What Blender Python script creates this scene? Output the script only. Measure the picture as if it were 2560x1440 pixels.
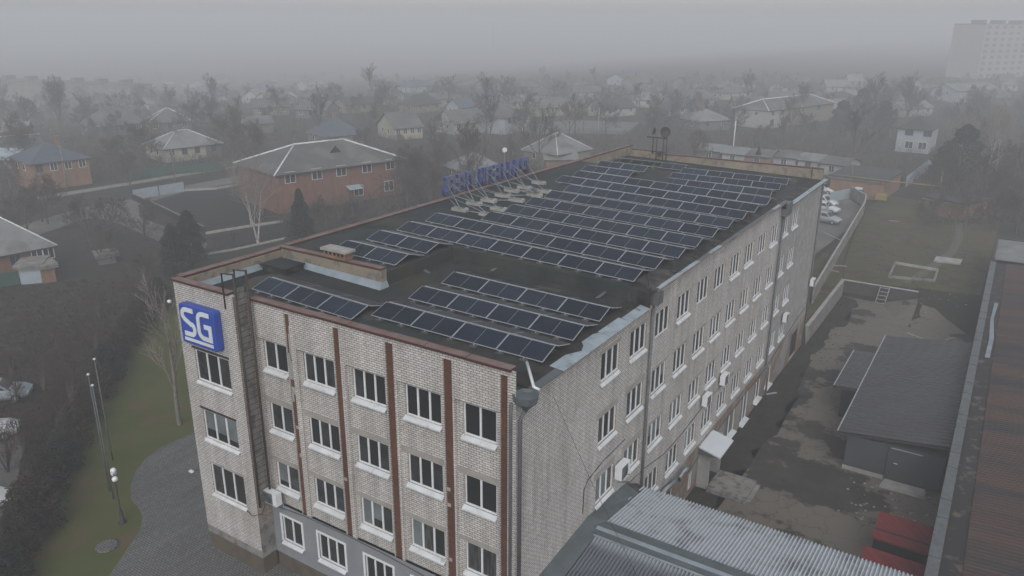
import bpy, math, random
from mathutils import Vector, Matrix
R = math.radians
random.seed(7)
for o in list(bpy.data.objects): bpy.data.objects.remove(o)
S = bpy.context.scene
COL = S.collection
# ---------------------------------------------------------------- camera
CAM = Vector((14.763, -23.276, 28.431)); YAW, PIT, ROL, FPX = R(-32.687), R(18.742), R(.257), 1944.974
_f = Vector((math.sin(YAW)*math.cos(PIT), math.cos(YAW)*math.cos(PIT), -math.sin(PIT)))
_r0 = Vector((math.cos(YAW), -math.sin(YAW), 0)); _u0 = _r0.cross(_f)
_r = math.cos(ROL)*_r0 + math.sin(ROL)*_u0
_u = -math.sin(ROL)*_r0 + math.cos(ROL)*_u0
cd = bpy.data.cameras.new('camera'); cam = bpy.data.objects.new('camera', cd); COL.objects.link(cam)
cd.sensor_width = 36; cd.lens = FPX/2560*36; cd.clip_start = .5; cd.clip_end = 9000
m = Matrix.Identity(4)
for i in range(3):
    m[i][0] = _r[i]; m[i][1] = _u[i]; m[i][2] = -_f[i]; m[i][3] = CAM[i]
cam.matrix_world = m
S.camera = cam
def at(px, py, X=None, Y=None, Z=None):
    """survey helper: where the sight line of a photo point meets a plane of the real place"""
    d = _r*((px-1280)/FPX) + _u*(-(py-720)/FPX) + _f
    if X is not None: t = (X-CAM.x)/d.x
    elif Y is not None: t = (Y-CAM.y)/d.y
    else: t = (Z-CAM.z)/d.z
    return CAM + d*t
def proj(p):
    q = Vector(p)-CAM; z = q.dot(_f)
    return 1280+FPX*q.dot(_r)/z, 720-FPX*q.dot(_u)/z
# ---------------------------------------------------------------- light
SUN_EL, SUN_AZ = 40, 148
W = bpy.data.worlds.new('World'); S.world = W; W.use_nodes = True
nt = W.node_tree; nt.nodes.clear()
sky = nt.nodes.new('ShaderNodeTexSky'); sky.sky_type = 'NISHITA'; sky.sun_disc = False
sky.sun_elevation = R(SUN_EL); sky.sun_rotation = R(SUN_AZ); sky.dust_density = 2; sky.air_density = 1.4; sky.ozone_density = 1
hs = nt.nodes.new('ShaderNodeHueSaturation'); hs.inputs['Saturation'].default_value = .25
bg = nt.nodes.new('ShaderNodeBackground'); bg.inputs[1].default_value = .15
wo = nt.nodes.new('ShaderNodeOutputWorld')
nt.links.new(sky.outputs[0], hs.inputs['Color']); tn = nt.nodes.new('ShaderNodeMix'); tn.data_type = 'RGBA'; tn.blend_type = 'MULTIPLY'; tn.inputs[0].default_value = 1; tn.inputs[7].default_value = (.97, .985, 1.03, 1)
nt.links.new(hs.outputs[0], tn.inputs[6]); nt.links.new(tn.outputs[2], bg.inputs[0]); nt.links.new(bg.outputs[0], wo.inputs[0])
sl = bpy.data.lights.new('sun', 'SUN'); so = bpy.data.objects.new('sun', sl); COL.objects.link(so)
sl.energy = 1.4; sl.angle = R(40); sl.color = (1, .98, .95)
so.rotation_euler = (R(90-SUN_EL), 0, R(180-SUN_AZ))
S.view_settings.view_transform = 'Standard'; S.view_settings.look = 'None'; S.view_settings.exposure = -.05; S.view_settings.gamma = 1
S.cycles.volume_bounces = 2; S.cycles.max_bounces = 6; S.cycles.diffuse_bounces = 3; S.cycles.glossy_bounces = 2
S.cycles.transparent_max_bounces = 8; S.cycles.use_denoising = True
# ---------------------------------------------------------------- helpers
def tag(o, label=None, cat=None, group=None, kind=None):
    if label: o['label'] = label
    if cat: o['category'] = cat
    if group: o['group'] = group
    if kind: o['kind'] = kind
    return o
def empty(name, loc=(0, 0, 0), rz=0, label=None, cat=None, group=None):
    o = bpy.data.objects.new(name, None); COL.objects.link(o); o.location = loc; o.rotation_euler = (0, 0, rz)
    o.empty_display_size = .3
    return tag(o, label, cat, group)
class MB:
    def __init__(s): s.v = []; s.f = []; s.m = []; s.mats = []; s.sm = []
    def mi(s, m):
        if m not in s.mats: s.mats.append(m)
        return s.mats.index(m)
    def poly(s, pts, m, smooth=False):
        b = len(s.v); s.v += [tuple(p) for p in pts]; s.f.append(tuple(range(b, b+len(pts)))); s.m.append(s.mi(m)); s.sm.append(smooth)
    def mesh(s, vs, fs, m, smooth=False):
        b = len(s.v); s.v += [tuple(p) for p in vs]; k = s.mi(m)
        for f in fs: s.f.append(tuple(b+i for i in f)); s.m.append(k); s.sm.append(smooth)
    def box(s, a, b, m, T=None):
        x0, y0, z0 = a; x1, y1, z1 = b
        vs = [Vector(p) for p in ((x0,y0,z0),(x1,y0,z0),(x1,y1,z0),(x0,y1,z0),(x0,y0,z1),(x1,y0,z1),(x1,y1,z1),(x0,y1,z1))]
        if T is not None: vs = [T @ v for v in vs]
        s.mesh(vs, [(0,3,2,1),(4,5,6,7),(0,1,5,4),(1,2,6,5),(2,3,7,6),(3,0,4,7)], m)
    def tube(s, pts, r, m, n=6, r2=None, caps=True, smooth=True):
        pts = [Vector(p) for p in pts]; k = len(pts)
        r2 = r if r2 is None else r2; vs = []; fs = []
        for i, p in enumerate(pts):
            d = (pts[min(i+1, k-1)]-pts[max(i-1, 0)]).normalized()
            a = d.cross(Vector((0, 0, 1)) if abs(d.z) < .9 else Vector((1, 0, 0))).normalized(); b = d.cross(a)
            rr = r+(r2-r)*i/(k-1)
            for j in range(n):
                t = 2*math.pi*j/n; vs.append(p+a*rr*math.cos(t)+b*rr*math.sin(t))
        for i in range(k-1):
            for j in range(n): fs.append((i*n+j, i*n+(j+1) % n, (i+1)*n+(j+1) % n, (i+1)*n+j))
        if caps: fs.append(tuple(range(n))[::-1]); fs.append(tuple((k-1)*n+j for j in range(n)))
        s.mesh(vs, fs, m, smooth)
    def lathe(s, prof, m, n=12, o=(0, 0, 0), smooth=True):
        vs = []; fs = []
        for r, z in prof:
            for j in range(n):
                t = 2*math.pi*j/n; vs.append((o[0]+r*math.cos(t), o[1]+r*math.sin(t), o[2]+z))
        for i in range(len(prof)-1):
            for j in range(n): fs.append((i*n+j, i*n+(j+1) % n, (i+1)*n+(j+1) % n, (i+1)*n+j))
        s.mesh(vs, fs, m, smooth)
    def build(s, name, parent=None, loc=None, **t):
        me = bpy.data.meshes.new(name); me.from_pydata(s.v, [], s.f); me.update()
        for m in s.mats: me.materials.append(m)
        me.polygons.foreach_set('material_index', s.m); me.polygons.foreach_set('use_smooth', s.sm)
        o = bpy.data.objects.new(name, me); COL.objects.link(o)
        if parent: o.parent = parent
        if loc is not None: o.location = loc
        return tag(o, **t)
def kids(o): return [c for c in o.children]
def copy_tree(o, parent=None, src=None):
    c = o.copy(); COL.objects.link(c); c.parent = parent
    for ch in kids(o): copy_tree(ch, c)
    return c
# ---------------------------------------------------------------- materials
MAT = {}
def base_mat(name, col, rough=.85, metal=0, spec=.3):
    m = bpy.data.materials.new(name); m.use_nodes = True; n = m.node_tree; b = n.nodes['Principled BSDF']
    b.inputs['Base Color'].default_value = (*col, 1); b.inputs['Roughness'].default_value = rough; b.inputs['Metallic'].default_value = metal
    b.inputs['Specular IOR Level'].default_value = spec
    MAT[name] = m
    return m, n, b
def noise_mat(name, c1, c2, scale=1., rough=.85, detail=6, metal=0, spec=.3, c3=None, scale3=.2, lo=.35, hi=.65, bump=0, stretch=None, lo3=.5, hi3=.62, rnd=0):
    m, n, b = base_mat(name, c1, rough, metal, spec); L = n.links
    g = n.nodes.new('ShaderNodeNewGeometry' if not stretch or stretch != 'obj' else 'ShaderNodeTexCoord')
    mp = n.nodes.new('ShaderNodeMapping'); L.new(g.outputs['Position'], mp.inputs[0])
    if isinstance(stretch, tuple): mp.inputs['Scale'].default_value = stretch
    t = n.nodes.new('ShaderNodeTexNoise'); t.inputs['Scale'].default_value = scale; t.inputs['Detail'].default_value = detail; t.inputs['Roughness'].default_value = .62
    L.new(mp.outputs[0], t.inputs['Vector'])
    mr = n.nodes.new('ShaderNodeMapRange'); mr.inputs[1].default_value = lo; mr.inputs[2].default_value = hi; L.new(t.outputs[0], mr.inputs[0])
    mx = n.nodes.new('ShaderNodeMix'); mx.data_type = 'RGBA'; mx.inputs[6].default_value = (*c1, 1); mx.inputs[7].default_value = (*c2, 1)
    L.new(mr.outputs[0], mx.inputs[0]); out = mx.outputs[2]
    if c3:
        t3 = n.nodes.new('ShaderNodeTexNoise'); t3.inputs['Scale'].default_value = scale3; t3.inputs['Detail'].default_value = 5; t3.inputs['Roughness'].default_value = .6; L.new(mp.outputs[0], t3.inputs['Vector'])
        m3 = n.nodes.new('ShaderNodeMapRange'); m3.inputs[1].default_value = lo3; m3.inputs[2].default_value = hi3; L.new(t3.outputs[0], m3.inputs[0])
        x3 = n.nodes.new('ShaderNodeMix'); x3.data_type = 'RGBA'; x3.inputs[7].default_value = (*c3, 1); L.new(out, x3.inputs[6]); L.new(m3.outputs[0], x3.inputs[0]); out = x3.outputs[2]
    if rnd:
        oi = n.nodes.new('ShaderNodeObjectInfo'); mm = n.nodes.new('ShaderNodeMapRange'); mm.inputs[3].default_value = 1-rnd; mm.inputs[4].default_value = 1+rnd; L.new(oi.outputs['Random'], mm.inputs[0])
        hv = n.nodes.new('ShaderNodeHueSaturation'); L.new(mm.outputs[0], hv.inputs['Value']); L.new(out, hv.inputs['Color']); out = hv.outputs[0]
    L.new(out, b.inputs['Base Color'])
    if bump:
        bp = n.nodes.new('ShaderNodeBump'); bp.inputs['Strength'].default_value = bump; bp.inputs['Distance'].default_value = .03; L.new(t.outputs[0], bp.inputs['Height']); L.new(bp.outputs[0], b.inputs['Normal'])
    return m
def brick_mat(name, c1, c2, mortar, bw=.285, bh=.112, ms=.014, bias=0, stain=(.1, .09, .07), stain_amt=.5, tintscale=.35, msmooth=.1, rough=.9):
    m, n, b = base_mat(name, c1, rough); L = n.links
    g = n.nodes.new('ShaderNodeNewGeometry'); sp = n.nodes.new('ShaderNodeSeparateXYZ'); L.new(g.outputs['Position'], sp.inputs[0])
    ad = n.nodes.new('ShaderNodeMath'); ad.operation = 'ADD'; L.new(sp.outputs[0], ad.inputs[0]); L.new(sp.outputs[1], ad.inputs[1])
    cb = n.nodes.new('ShaderNodeCombineXYZ'); L.new(ad.outputs[0], cb.inputs[0]); L.new(sp.outputs[2], cb.inputs[1])
    br = n.nodes.new('ShaderNodeTexBrick'); L.new(cb.outputs[0], br.inputs['Vector'])
    br.inputs['Color1'].default_value = (*c1, 1); br.inputs['Color2'].default_value = (*c2, 1); br.inputs['Mortar'].default_value = (*mortar, 1)
    br.inputs['Scale'].default_value = 1; br.inputs['Mortar Size'].default_value = ms; br.inputs['Mortar Smooth'].default_value = msmooth; br.inputs['Bias'].default_value = bias
    br.inputs['Brick Width'].default_value = bw; br.inputs['Row Height'].default_value = bh
    t = n.nodes.new('ShaderNodeTexNoise'); t.inputs['Scale'].default_value = tintscale; t.inputs['Detail'].default_value = 8; t.inputs['Roughness'].default_value = .65; L.new(g.outputs['Position'], t.inputs['Vector'])
    mr = n.nodes.new('ShaderNodeMapRange'); mr.inputs[1].default_value = .48; mr.inputs[2].default_value = .75; mr.inputs[4].default_value = stain_amt; L.new(t.outputs[0], mr.inputs[0])
    mx = n.nodes.new('ShaderNodeMix'); mx.data_type = 'RGBA'; L.new(mr.outputs[0], mx.inputs[0]); L.new(br.outputs[0], mx.inputs[6]); mx.inputs[7].default_value = (*stain, 1)
    t2 = n.nodes.new('ShaderNodeTexNoise'); t2.inputs['Scale'].default_value = 5; t2.inputs['Detail'].default_value = 4; L.new(cb.outputs[0], t2.inputs['Vector'])
    m2 = n.nodes.new('ShaderNodeMapRange'); m2.inputs[1].default_value = .3; m2.inputs[2].default_value = .7; m2.inputs[3].default_value = .88; m2.inputs[4].default_value = 1.12; L.new(t2.outputs[0], m2.inputs[0])
    hv = n.nodes.new('ShaderNodeHueSaturation'); L.new(m2.outputs[0], hv.inputs['Value']); L.new(mx.outputs[2], hv.inputs['Color'])
    mp = n.nodes.new('ShaderNodeMapping'); mp.inputs['Scale'].default_value = (1.7, .16, 1); L.new(cb.outputs[0], mp.inputs[0])
    t4 = n.nodes.new('ShaderNodeTexNoise'); t4.inputs['Scale'].default_value = 1; t4.inputs['Detail'].default_value = 6; t4.inputs['Roughness'].default_value = .6; L.new(mp.outputs[0], t4.inputs['Vector'])
    m4 = n.nodes.new('ShaderNodeMapRange'); m4.inputs[1].default_value = .3; m4.inputs[2].default_value = .7; m4.inputs[3].default_value = .76; m4.inputs[4].default_value = 1.16; L.new(t4.outputs[0], m4.inputs[0])
    h4 = n.nodes.new('ShaderNodeHueSaturation'); L.new(m4.outputs[0], h4.inputs['Value']); L.new(hv.outputs[0], h4.inputs['Color']); L.new(h4.outputs[0], b.inputs['Base Color'])
    return m
def band_mat(name, c1, c2, axis, period, duty=.3, rough=.6, stain=None, sscale=.4, bump=.6, lo=.5, hi=.7, spec=.3, metal=0, amp=.5):
    """ribbed or corrugated sheet: the ribs run across AXIS with the given PERIOD"""
    m, n, b = base_mat(name, c1, rough, metal, spec); L = n.links
    g = n.nodes.new('ShaderNodeNewGeometry'); sp = n.nodes.new('ShaderNodeSeparateXYZ'); L.new(g.outputs['Position'], sp.inputs[0])
    t = n.nodes.new('ShaderNodeTexNoise'); t.inputs['Scale'].default_value = sscale; t.inputs['Detail'].default_value = 6; t.inputs['Roughness'].default_value = .65; L.new(g.outputs['Position'], t.inputs['Vector'])
    mr = n.nodes.new('ShaderNodeMapRange'); mr.inputs[1].default_value = lo; mr.inputs[2].default_value = hi; L.new(t.outputs[0], mr.inputs[0])
    mx = n.nodes.new('ShaderNodeMix'); mx.data_type = 'RGBA'; mx.inputs[6].default_value = (*c1, 1); mx.inputs[7].default_value = (*(stain or c1), 1); L.new(mr.outputs[0], mx.inputs[0])
    d = n.nodes.new('ShaderNodeMath'); d.operation = 'MULTIPLY'; d.inputs[1].default_value = 2*math.pi/period; L.new(sp.outputs[axis], d.inputs[0])
    si = n.nodes.new('ShaderNodeMath'); si.operation = 'SINE'; L.new(d.outputs[0], si.inputs[0])
    m3 = n.nodes.new('ShaderNodeMapRange'); m3.inputs[1].default_value = 1-2*duty; m3.inputs[2].default_value = 1; m3.inputs[4].default_value = amp; L.new(si.outputs[0], m3.inputs[0])
    x2 = n.nodes.new('ShaderNodeMix'); x2.data_type = 'RGBA'; L.new(m3.outputs[0], x2.inputs[0]); L.new(mx.outputs[2], x2.inputs[6]); x2.inputs[7].default_value = (*c2, 1)
    L.new(x2.outputs[2], b.inputs['Base Color'])
    if bump:
        bp = n.nodes.new('ShaderNodeBump'); bp.inputs['Strength'].default_value = bump; bp.inputs['Distance'].default_value = .04; L.new(si.outputs[0], bp.inputs['Height']); L.new(bp.outputs[0], b.inputs['Normal'])
    return m
BRICK = brick_mat('silicate_brick', (.575, .55, .52), (.475, .45, .425), (.135, .125, .112), stain=(.27, .24, .205), stain_amt=.45)
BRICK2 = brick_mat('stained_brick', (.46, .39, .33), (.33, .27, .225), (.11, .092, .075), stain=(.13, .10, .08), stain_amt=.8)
TILE = brick_mat('brown_tile', (.085, .032, .018), (.12, .045, .024), (.12, .075, .05), bw=.22, bh=.19, ms=.006, stain=(.05, .03, .022), stain_amt=.4)
REDBR = brick_mat('red_brick', (.22, .10, .065), (.17, .078, .05), (.16, .11, .085), ms=.01, stain=(.10, .06, .045), stain_amt=.4)
ORBR = brick_mat('orange_brick', (.26, .14, .085), (.20, .105, .065), (.2, .15, .11), ms=.01, stain=(.13, .10, .08), stain_amt=.5)
GREYPL = noise_mat('grey_plaster', (.19, .20, .215), (.235, .24, .25), .8, .9)
PLAST3 = noise_mat('weathered_plaster', (.30, .295, .28), (.235, .23, .22), .35, .9, c3=(.34, .33, .31), scale3=1.2)
BASEW = noise_mat('basement_render', (.27, .25, .225), (.19, .125, .09), .35, .92, c3=(.25, .24, .23), scale3=.6, lo=.42, hi=.56)
PLINTH = noise_mat('plinth_stone', (.11, .085, .06), (.075, .06, .048), 1.6, .9)
MEMB = noise_mat('roof_membrane', (.020, .025, .027), (.044, .048, .045), .35, .75, c3=(.052, .048, .036), scale3=.22, lo3=.53, hi3=.66, spec=.12)
MEMBR = noise_mat('roof_edge_membrane', (.013, .014, .014), (.045, .041, .036), .9, .7, c3=(.07, .066, .06), scale3=.5, lo3=.55, hi3=.62, spec=.15)
COPE = noise_mat('rusty_coping', (.19, .135, .12), (.13, .075, .062), 1.2, .7, stretch=(1, 1, 1))
LINT = noise_mat('lintel_concrete', (.34, .32, .29), (.27, .25, .225), 1.2, .9)
COPED = noise_mat('rusty_coping_edge', (.075, .028, .022), (.05, .02, .017), 2, .7)
PARIN = noise_mat('parapet_render', (.26, .225, .17), (.20, .17, .13), .8, .9, c3=(.15, .13, .11), scale3=1.8)
SKIRT = noise_mat('parapet_skirt', (.24, .28, .31), (.17, .20, .22), .9, .6)
GALV = noise_mat('galvanised', (.33, .38, .41), (.23, .27, .29), 1.1, .5, c3=(.14, .15, .15), scale3=2.2, lo3=.6, hi3=.68)
PIPE = noise_mat('grey_pipe', (.12, .13, .135), (.085, .09, .09), 3, .6)
PIPEG = noise_mat('green_grey_sheet', (.10, .12, .125), (.075, .088, .092), 1.5, .55)
AWN = noise_mat('awning_sheet', (.78, .82, .86), (.74, .78, .82), .5, .35)
WHITE = noise_mat('white_plastic', (.72, .73, .74), (.62, .63, .63), 2.5, .5)
SILLM = noise_mat('sill_metal', (.62, .64, .65), (.50, .51, .51), 1.3, .5, c3=(.36, .36, .35), scale3=3, lo3=.6, hi3=.7)
ALU = noise_mat('aluminium', (.33, .35, .37), (.25, .265, .28), 3, .5)
GLASS, _, _b = base_mat('dark_glass', (.018, .02, .021), .07, 0, .35)
GLASSB = noise_mat('glass_with_blind', (.16, .185, .185), (.10, .115, .115), .7, .2, spec=.5)
GLASSC = noise_mat('glass_with_curtain', (.075, .075, .07), (.03, .03, .03), 2.5, .2, spec=.4, stretch=(3, 3, .3), lo=.45, hi=.55)
GLASSW = noise_mat('glass_grey', (.045, .05, .052), (.02, .021, .022), 1.6, .12, spec=.4)
CELL = noise_mat('solar_cells', (.010, .015, .028), (.016, .024, .036), .7, .25, spec=.13, rnd=.3)
CELLB = noise_mat('solar_cells_rear', (.022, .024, .028), (.034, .036, .038), .8, .35, spec=.15)
FOOT = noise_mat('ballast_foot', (.10, .10, .10), (.06, .06, .06), 3)
CONC = noise_mat('concrete', (.25, .24, .22), (.17, .165, .15), .9, .9, c3=(.11, .105, .09), scale3=2)
CONCL = noise_mat('pale_concrete', (.36, .35, .32), (.24, .235, .22), 1.2, .9)
RUSTM = noise_mat('painted_steel', (.05, .032, .028), (.035, .025, .022), 2, .6)
DARKM = noise_mat('dark_metal', (.03, .03, .032), (.045, .042, .04), 3, .6)
BLUE = noise_mat('sign_blue', (.022, .06, .32), (.028, .07, .36), .8, .4)
BLUED = noise_mat('letter_blue', (.018, .03, .24), (.03, .045, .18), 2, .45)
LETW = noise_mat('letter_white', (.62, .66, .68), (.55, .58, .6), 1, .5)
LETB = noise_mat('letter_back', (.15, .16, .22), (.10, .11, .16), 2, .55)
SLATE = band_mat('asbestos_roof', (.20, .20, .19), (.11, .11, .105), 1, .35, .3, .9, stain=(.14, .14, .12), sscale=.25, bump=.3)
SLATEW = noise_mat('pale_ridge', (.66, .68, .69), (.5, .51, .51), 1.5, .8)
CREAM = noise_mat('cream_wall', (0.374, 0.348, 0.264), (0.306, 0.281, 0.212), .8, .9)
WHITEW = noise_mat('white_wall', (0.368, 0.368, 0.352), (0.304, 0.304, 0.288), .6, .9)
PALEB = noise_mat('pale_blue_wall', (0.340, 0.374, 0.408), (0.281, 0.306, 0.332), .6, .9)
BEIGE = noise_mat('beige_wall', (0.225, 0.203, 0.165), (0.180, 0.158, 0.135), .8, .9)
GREYW = noise_mat('grey_wall', (0.150, 0.150, 0.146), (0.112, 0.112, 0.109), .8, .9)
WOODG = noise_mat('weathered_wood', (.15, .13, .11), (.09, .08, .07), 2, .9)
ROOFG = noise_mat('grey_roof', (0.108, 0.108, 0.104), (0.076, 0.076, 0.072), .5, .85, c3=(0.137, 0.137, 0.130), scale3=.25)
ROOFL = noise_mat('pale_roof', (0.216, 0.224, 0.220), (0.160, 0.164, 0.160), .5, .8, c3=(0.128, 0.128, 0.120), scale3=.3)
ROOFB = noise_mat('blue_roof', (0.080, 0.100, 0.128), (0.064, 0.080, 0.100), .5, .7)
ROOFD = noise_mat('dark_roof', (0.0420, 0.0406, 0.0392), (0.0595, 0.0560, 0.0525), .4, .85)
GREENF = noise_mat('green_fence', (0.024, 0.076, 0.056), (0.020, 0.056, 0.044), 1, .7)
PALEF = noise_mat('pale_panel', (.32, .38, .42), (.26, .30, .33), .7, .6)
REDROOF = brick_mat('red_metal_tiles', (.20, .028, .028), (.16, .022, .022), (.05, .01, .01), bw=.18, bh=.35, ms=.012, stain=(.10, .02, .02), stain_amt=.3)
RIB = band_mat('dark_ribbed_sheet', (.050, .047, .050), (.012, .012, .012), 1, .5, .26, .5, stain=(.062, .06, .064), bump=.8, spec=.5, amp=.8)
CORR = band_mat('corrugated_asbestos', (.37, .40, .43), (.10, .105, .11), 0, .26, .42, .85, stain=(.20, .20, .20), sscale=.9, bump=.9, lo=.42, hi=.62, amp=.85)
BARK = noise_mat('bark', (.062, .052, .045), (.10, .088, .075), 3, .95, rnd=.25)
TWIG = noise_mat('twigs', (.060, .050, .044), (.085, .072, .06), 1, .95, rnd=.3)
TWIGR = noise_mat('reddish_twigs', (0.0595, 0.0385, 0.0294), (0.0770, 0.0525, 0.0385), 1, .95, rnd=.25)
BIRCH = noise_mat('birch_bark', (.42, .40, .36), (.22, .20, .18), 2.2, .85, c3=(.08, .07, .06), scale3=4, lo3=.58, hi3=.62)
BIRCHT = noise_mat('birch_twigs', (.20, .17, .145), (.28, .25, .22), 2, .9)
EVG = noise_mat('evergreen_needles', (0.0154, 0.0238, 0.0168), (0.0315, 0.0364, 0.0238), 1.5, .9, rnd=.25)
EVB = noise_mat('brownish_conifer', (0.0450, 0.0330, 0.0225), (0.0300, 0.0300, 0.0195), .8, .9, rnd=.3)
CARW = noise_mat('white_car_paint', (.55, .56, .57), (.5, .5, .51), 1, .25, spec=.6)
CARG = noise_mat('silver_car_paint', (.30, .31, .32), (.26, .27, .28), 1, .25, spec=.6)
RUBBER = noise_mat('rubber', (.02, .02, .02), (.03, .03, .03), 3, .8)
YEL = noise_mat('yellow_paint', (.30, .23, .08), (.24, .18, .07), 2, .7)
BLUEP = noise_mat('blue_door_paint', (.03, .11, .28), (.03, .09, .22), 2, .6)
SHED = noise_mat('shed_panel', (0.0600, 0.0680, 0.0720), (0.0496, 0.0560, 0.0592), .6, .55)
BLACK = noise_mat('dark_opening', (.008, .008, .008), (.012, .012, .012), 1, .9)
# ================================================================ GROUND
YARD, UP = -2.5, -.65
def sst(a, b, x):
    t = min(1, max(0, (x-a)/(b-a))); return t*t*(3-2*t)
def H(x, y):
    far = UP*sst(-45, -12, x)-.06*max(0, min(-x-190, 330))
    if y < 54.6:
        left = UP*sst(30, 54, y)*sst(-45, -22, x)
        if x < .12: return left if x < -6 else left+(YARD-left)*sst(-6, .12, x)*sst(2, 8, y)
        return YARD*sst(-14, 0, y) if y < 0 else YARD
    if x < .25: return far
    w = 73.1+2.2*sst(8, 9, x)
    k = sst(73.1, 73.5, y) if x < 8.6 else sst(66, 76, y)
    return YARD+(UP-YARD)*k
GRASS = noise_mat('ground_earth', (0.0224, 0.0182, 0.0119), (0.0196, 0.0196, 0.0098), .12, .95, c3=(0.0350, 0.0280, 0.0189), scale3=.45, lo=.42, hi=.6, bump=.3)
LAWN = noise_mat('lawn_grass', (.070, .078, .020), (.052, .066, .016), .28, .95, c3=(.090, .066, .030), scale3=.35, lo3=.50, hi3=.66, bump=.3)
LAWN2 = noise_mat('upper_lawn', (.050, .055, .018), (.078, .060, .030), .16, .95, c3=(.045, .036, .022), scale3=.5, lo3=.5, hi3=.62, bump=.3)
SOIL = noise_mat('dark_soil', (0.0120, 0.0102, 0.0084), (0.0174, 0.0150, 0.0132), .5, .95)
YARDM = noise_mat('yard_surface', (.030, .028, .023), (.052, .046, .036), .3, .85, c3=(.135, .118, .095), scale3=.13, lo=.4, hi=.62, lo3=.475, hi3=.50, bump=.2)
YARD2 = noise_mat('mossy_earth', (0.0176, 0.0152, 0.0120), (0.0248, 0.0240, 0.0152), .6, .95, c3=(0.0336, 0.0288, 0.0216), scale3=1.5)
def cracks(m, sc=.42, w=.035, amt=.75):
    n = m.node_tree; bs = n.nodes['Principled BSDF']; src = bs.inputs['Base Color'].links[0].from_socket
    g = n.nodes.new('ShaderNodeNewGeometry'); nz = n.nodes.new('ShaderNodeTexNoise'); nz.inputs['Scale'].default_value = .8; nz.inputs['Detail'].default_value = 4; n.links.new(g.outputs['Position'], nz.inputs['Vector'])
    ma = n.nodes.new('ShaderNodeVectorMath'); ma.operation = 'MULTIPLY_ADD'; ma.inputs[1].default_value = (2.2, 2.2, 0); n.links.new(nz.outputs['Color'], ma.inputs[0]); n.links.new(g.outputs['Position'], ma.inputs[2])
    vo = n.nodes.new('ShaderNodeTexVoronoi'); vo.feature = 'DISTANCE_TO_EDGE'; vo.inputs['Scale'].default_value = sc; n.links.new(ma.outputs[0], vo.inputs['Vector'])
    mr = n.nodes.new('ShaderNodeMapRange'); mr.inputs[1].default_value = w*.4; mr.inputs[2].default_value = w; mr.inputs[3].default_value = amt; mr.inputs[4].default_value = 0; n.links.new(vo.outputs['Distance'], mr.inputs[0])
    mx = n.nodes.new('ShaderNodeMix'); mx.data_type = 'RGBA'; mx.inputs[7].default_value = (.018, .019, .013, 1); n.links.new(src, mx.inputs[6]); n.links.new(mr.outputs[0], mx.inputs[0]); n.links.new(mx.outputs[2], bs.inputs['Base Color'])
cracks(YARDM, .6, .022, .45)
ROADM = noise_mat('road_asphalt', (.125, .12, .112), (.095, .092, .086), .3, .9, c3=(.15, .14, .125), scale3=.15)
PAVE = brick_mat('block_paving', (.16, .16, .152), (.12, .12, .116), (.045, .045, .043), bw=.26, bh=.14, ms=.018, stain=(.075, .078, .078), stain_amt=.6, tintscale=.25)
def plan_uv(m):
    g = [x for x in m.node_tree.nodes if x.type == 'COMBXYZ'][0]; sp = [x for x in m.node_tree.nodes if x.type == 'SEPXYZ'][0]
    for l in list(g.inputs[0].links)+list(g.inputs[1].links): m.node_tree.links.remove(l)
    m.node_tree.links.new(sp.outputs[0], g.inputs[0]); m.node_tree.links.new(sp.outputs[1], g.inputs[1])
plan_uv(PAVE)
def grid(xs, ys, zf, mat, name, dz=0, **t):
    b = MB(); vs = [(x, y, zf(x, y)+dz) for y in ys for x in xs]; n = len(xs)
    fs = [(j*n+i, j*n+i+1, (j+1)*n+i+1, (j+1)*n+i) for j in range(len(ys)-1) for i in range(n-1)]
    b.mesh(vs, fs, mat, True); return b.build(name, **t)
def ax(*seg):
    o = []
    for a, b, st in seg:
        k = max(1, int(round((b-a)/st))); o += [a+(b-a)*i/k for i in range(k)]
    return o+[seg[-1][1]]
gx = ax((-3200, -900, 575), (-900, -240, 60), (-240, -180, 10), (-180, -44, 19), (-44, -12, 4), (-12, -6, 3), (-6, .1, .61), (.1, .3, .2), (.3, 8, 3.85), (8, 9.2, .2), (9.2, 30, 5), (30, 120, 30), (120, 700, 80), (700, 2600, 475))
gy = ax((-200, -14, 31), (-14, 0, 2), (0, 8, 2), (8, 30, 11), (30, 54.4, 4.88), (54.4, 54.8, .2), (54.8, 66, 3), (66, 73.1, 1.2), (73.1, 73.5, .2), (73.5, 80, 1.1), (80, 120, 20), (120, 1100, 70), (1100, 3600, 500))
grid(gx, gy, H, GRASS, 'ground', kind='structure')
def sheet(name, pts, mat, dz=.006, sub=1.5, zf=H):
    """a flat or draped sheet whose outline is the polygon pts"""
    import bmesh
    bm = bmesh.new(); vs = [bm.verts.new((x, y, 0)) for x, y in pts]; bm.faces.new(vs)
    bmesh.ops.triangulate(bm, faces=bm.faces[:])
    if sub:
        for it in range(9):
            e = [e for e in bm.edges if e.calc_length() > sub*2]
            if not e: break
            bmesh.ops.subdivide_edges(bm, edges=e, cuts=1); bmesh.ops.triangulate(bm, faces=bm.faces[:])
    for v in bm.verts: v.co.z = zf(v.co.x, v.co.y)+dz
    bmesh.ops.recalc_face_normals(bm, faces=bm.faces[:])
    me = bpy.data.meshes.new(name); bm.to_mesh(me); bm.free(); me.materials.append(mat)
    if me.polygons and me.polygons[0].normal.z < 0: me.flip_normals()
    o = bpy.data.objects.new(name, me); COL.objects.link(o); return tag(o, kind='structure')
def G(px, py, z=0): p = at(px, py, Z=z); return (p.x, p.y)
def pxpoly(pts, z=0): return [G(x, y, z) for x, y in pts]
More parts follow.
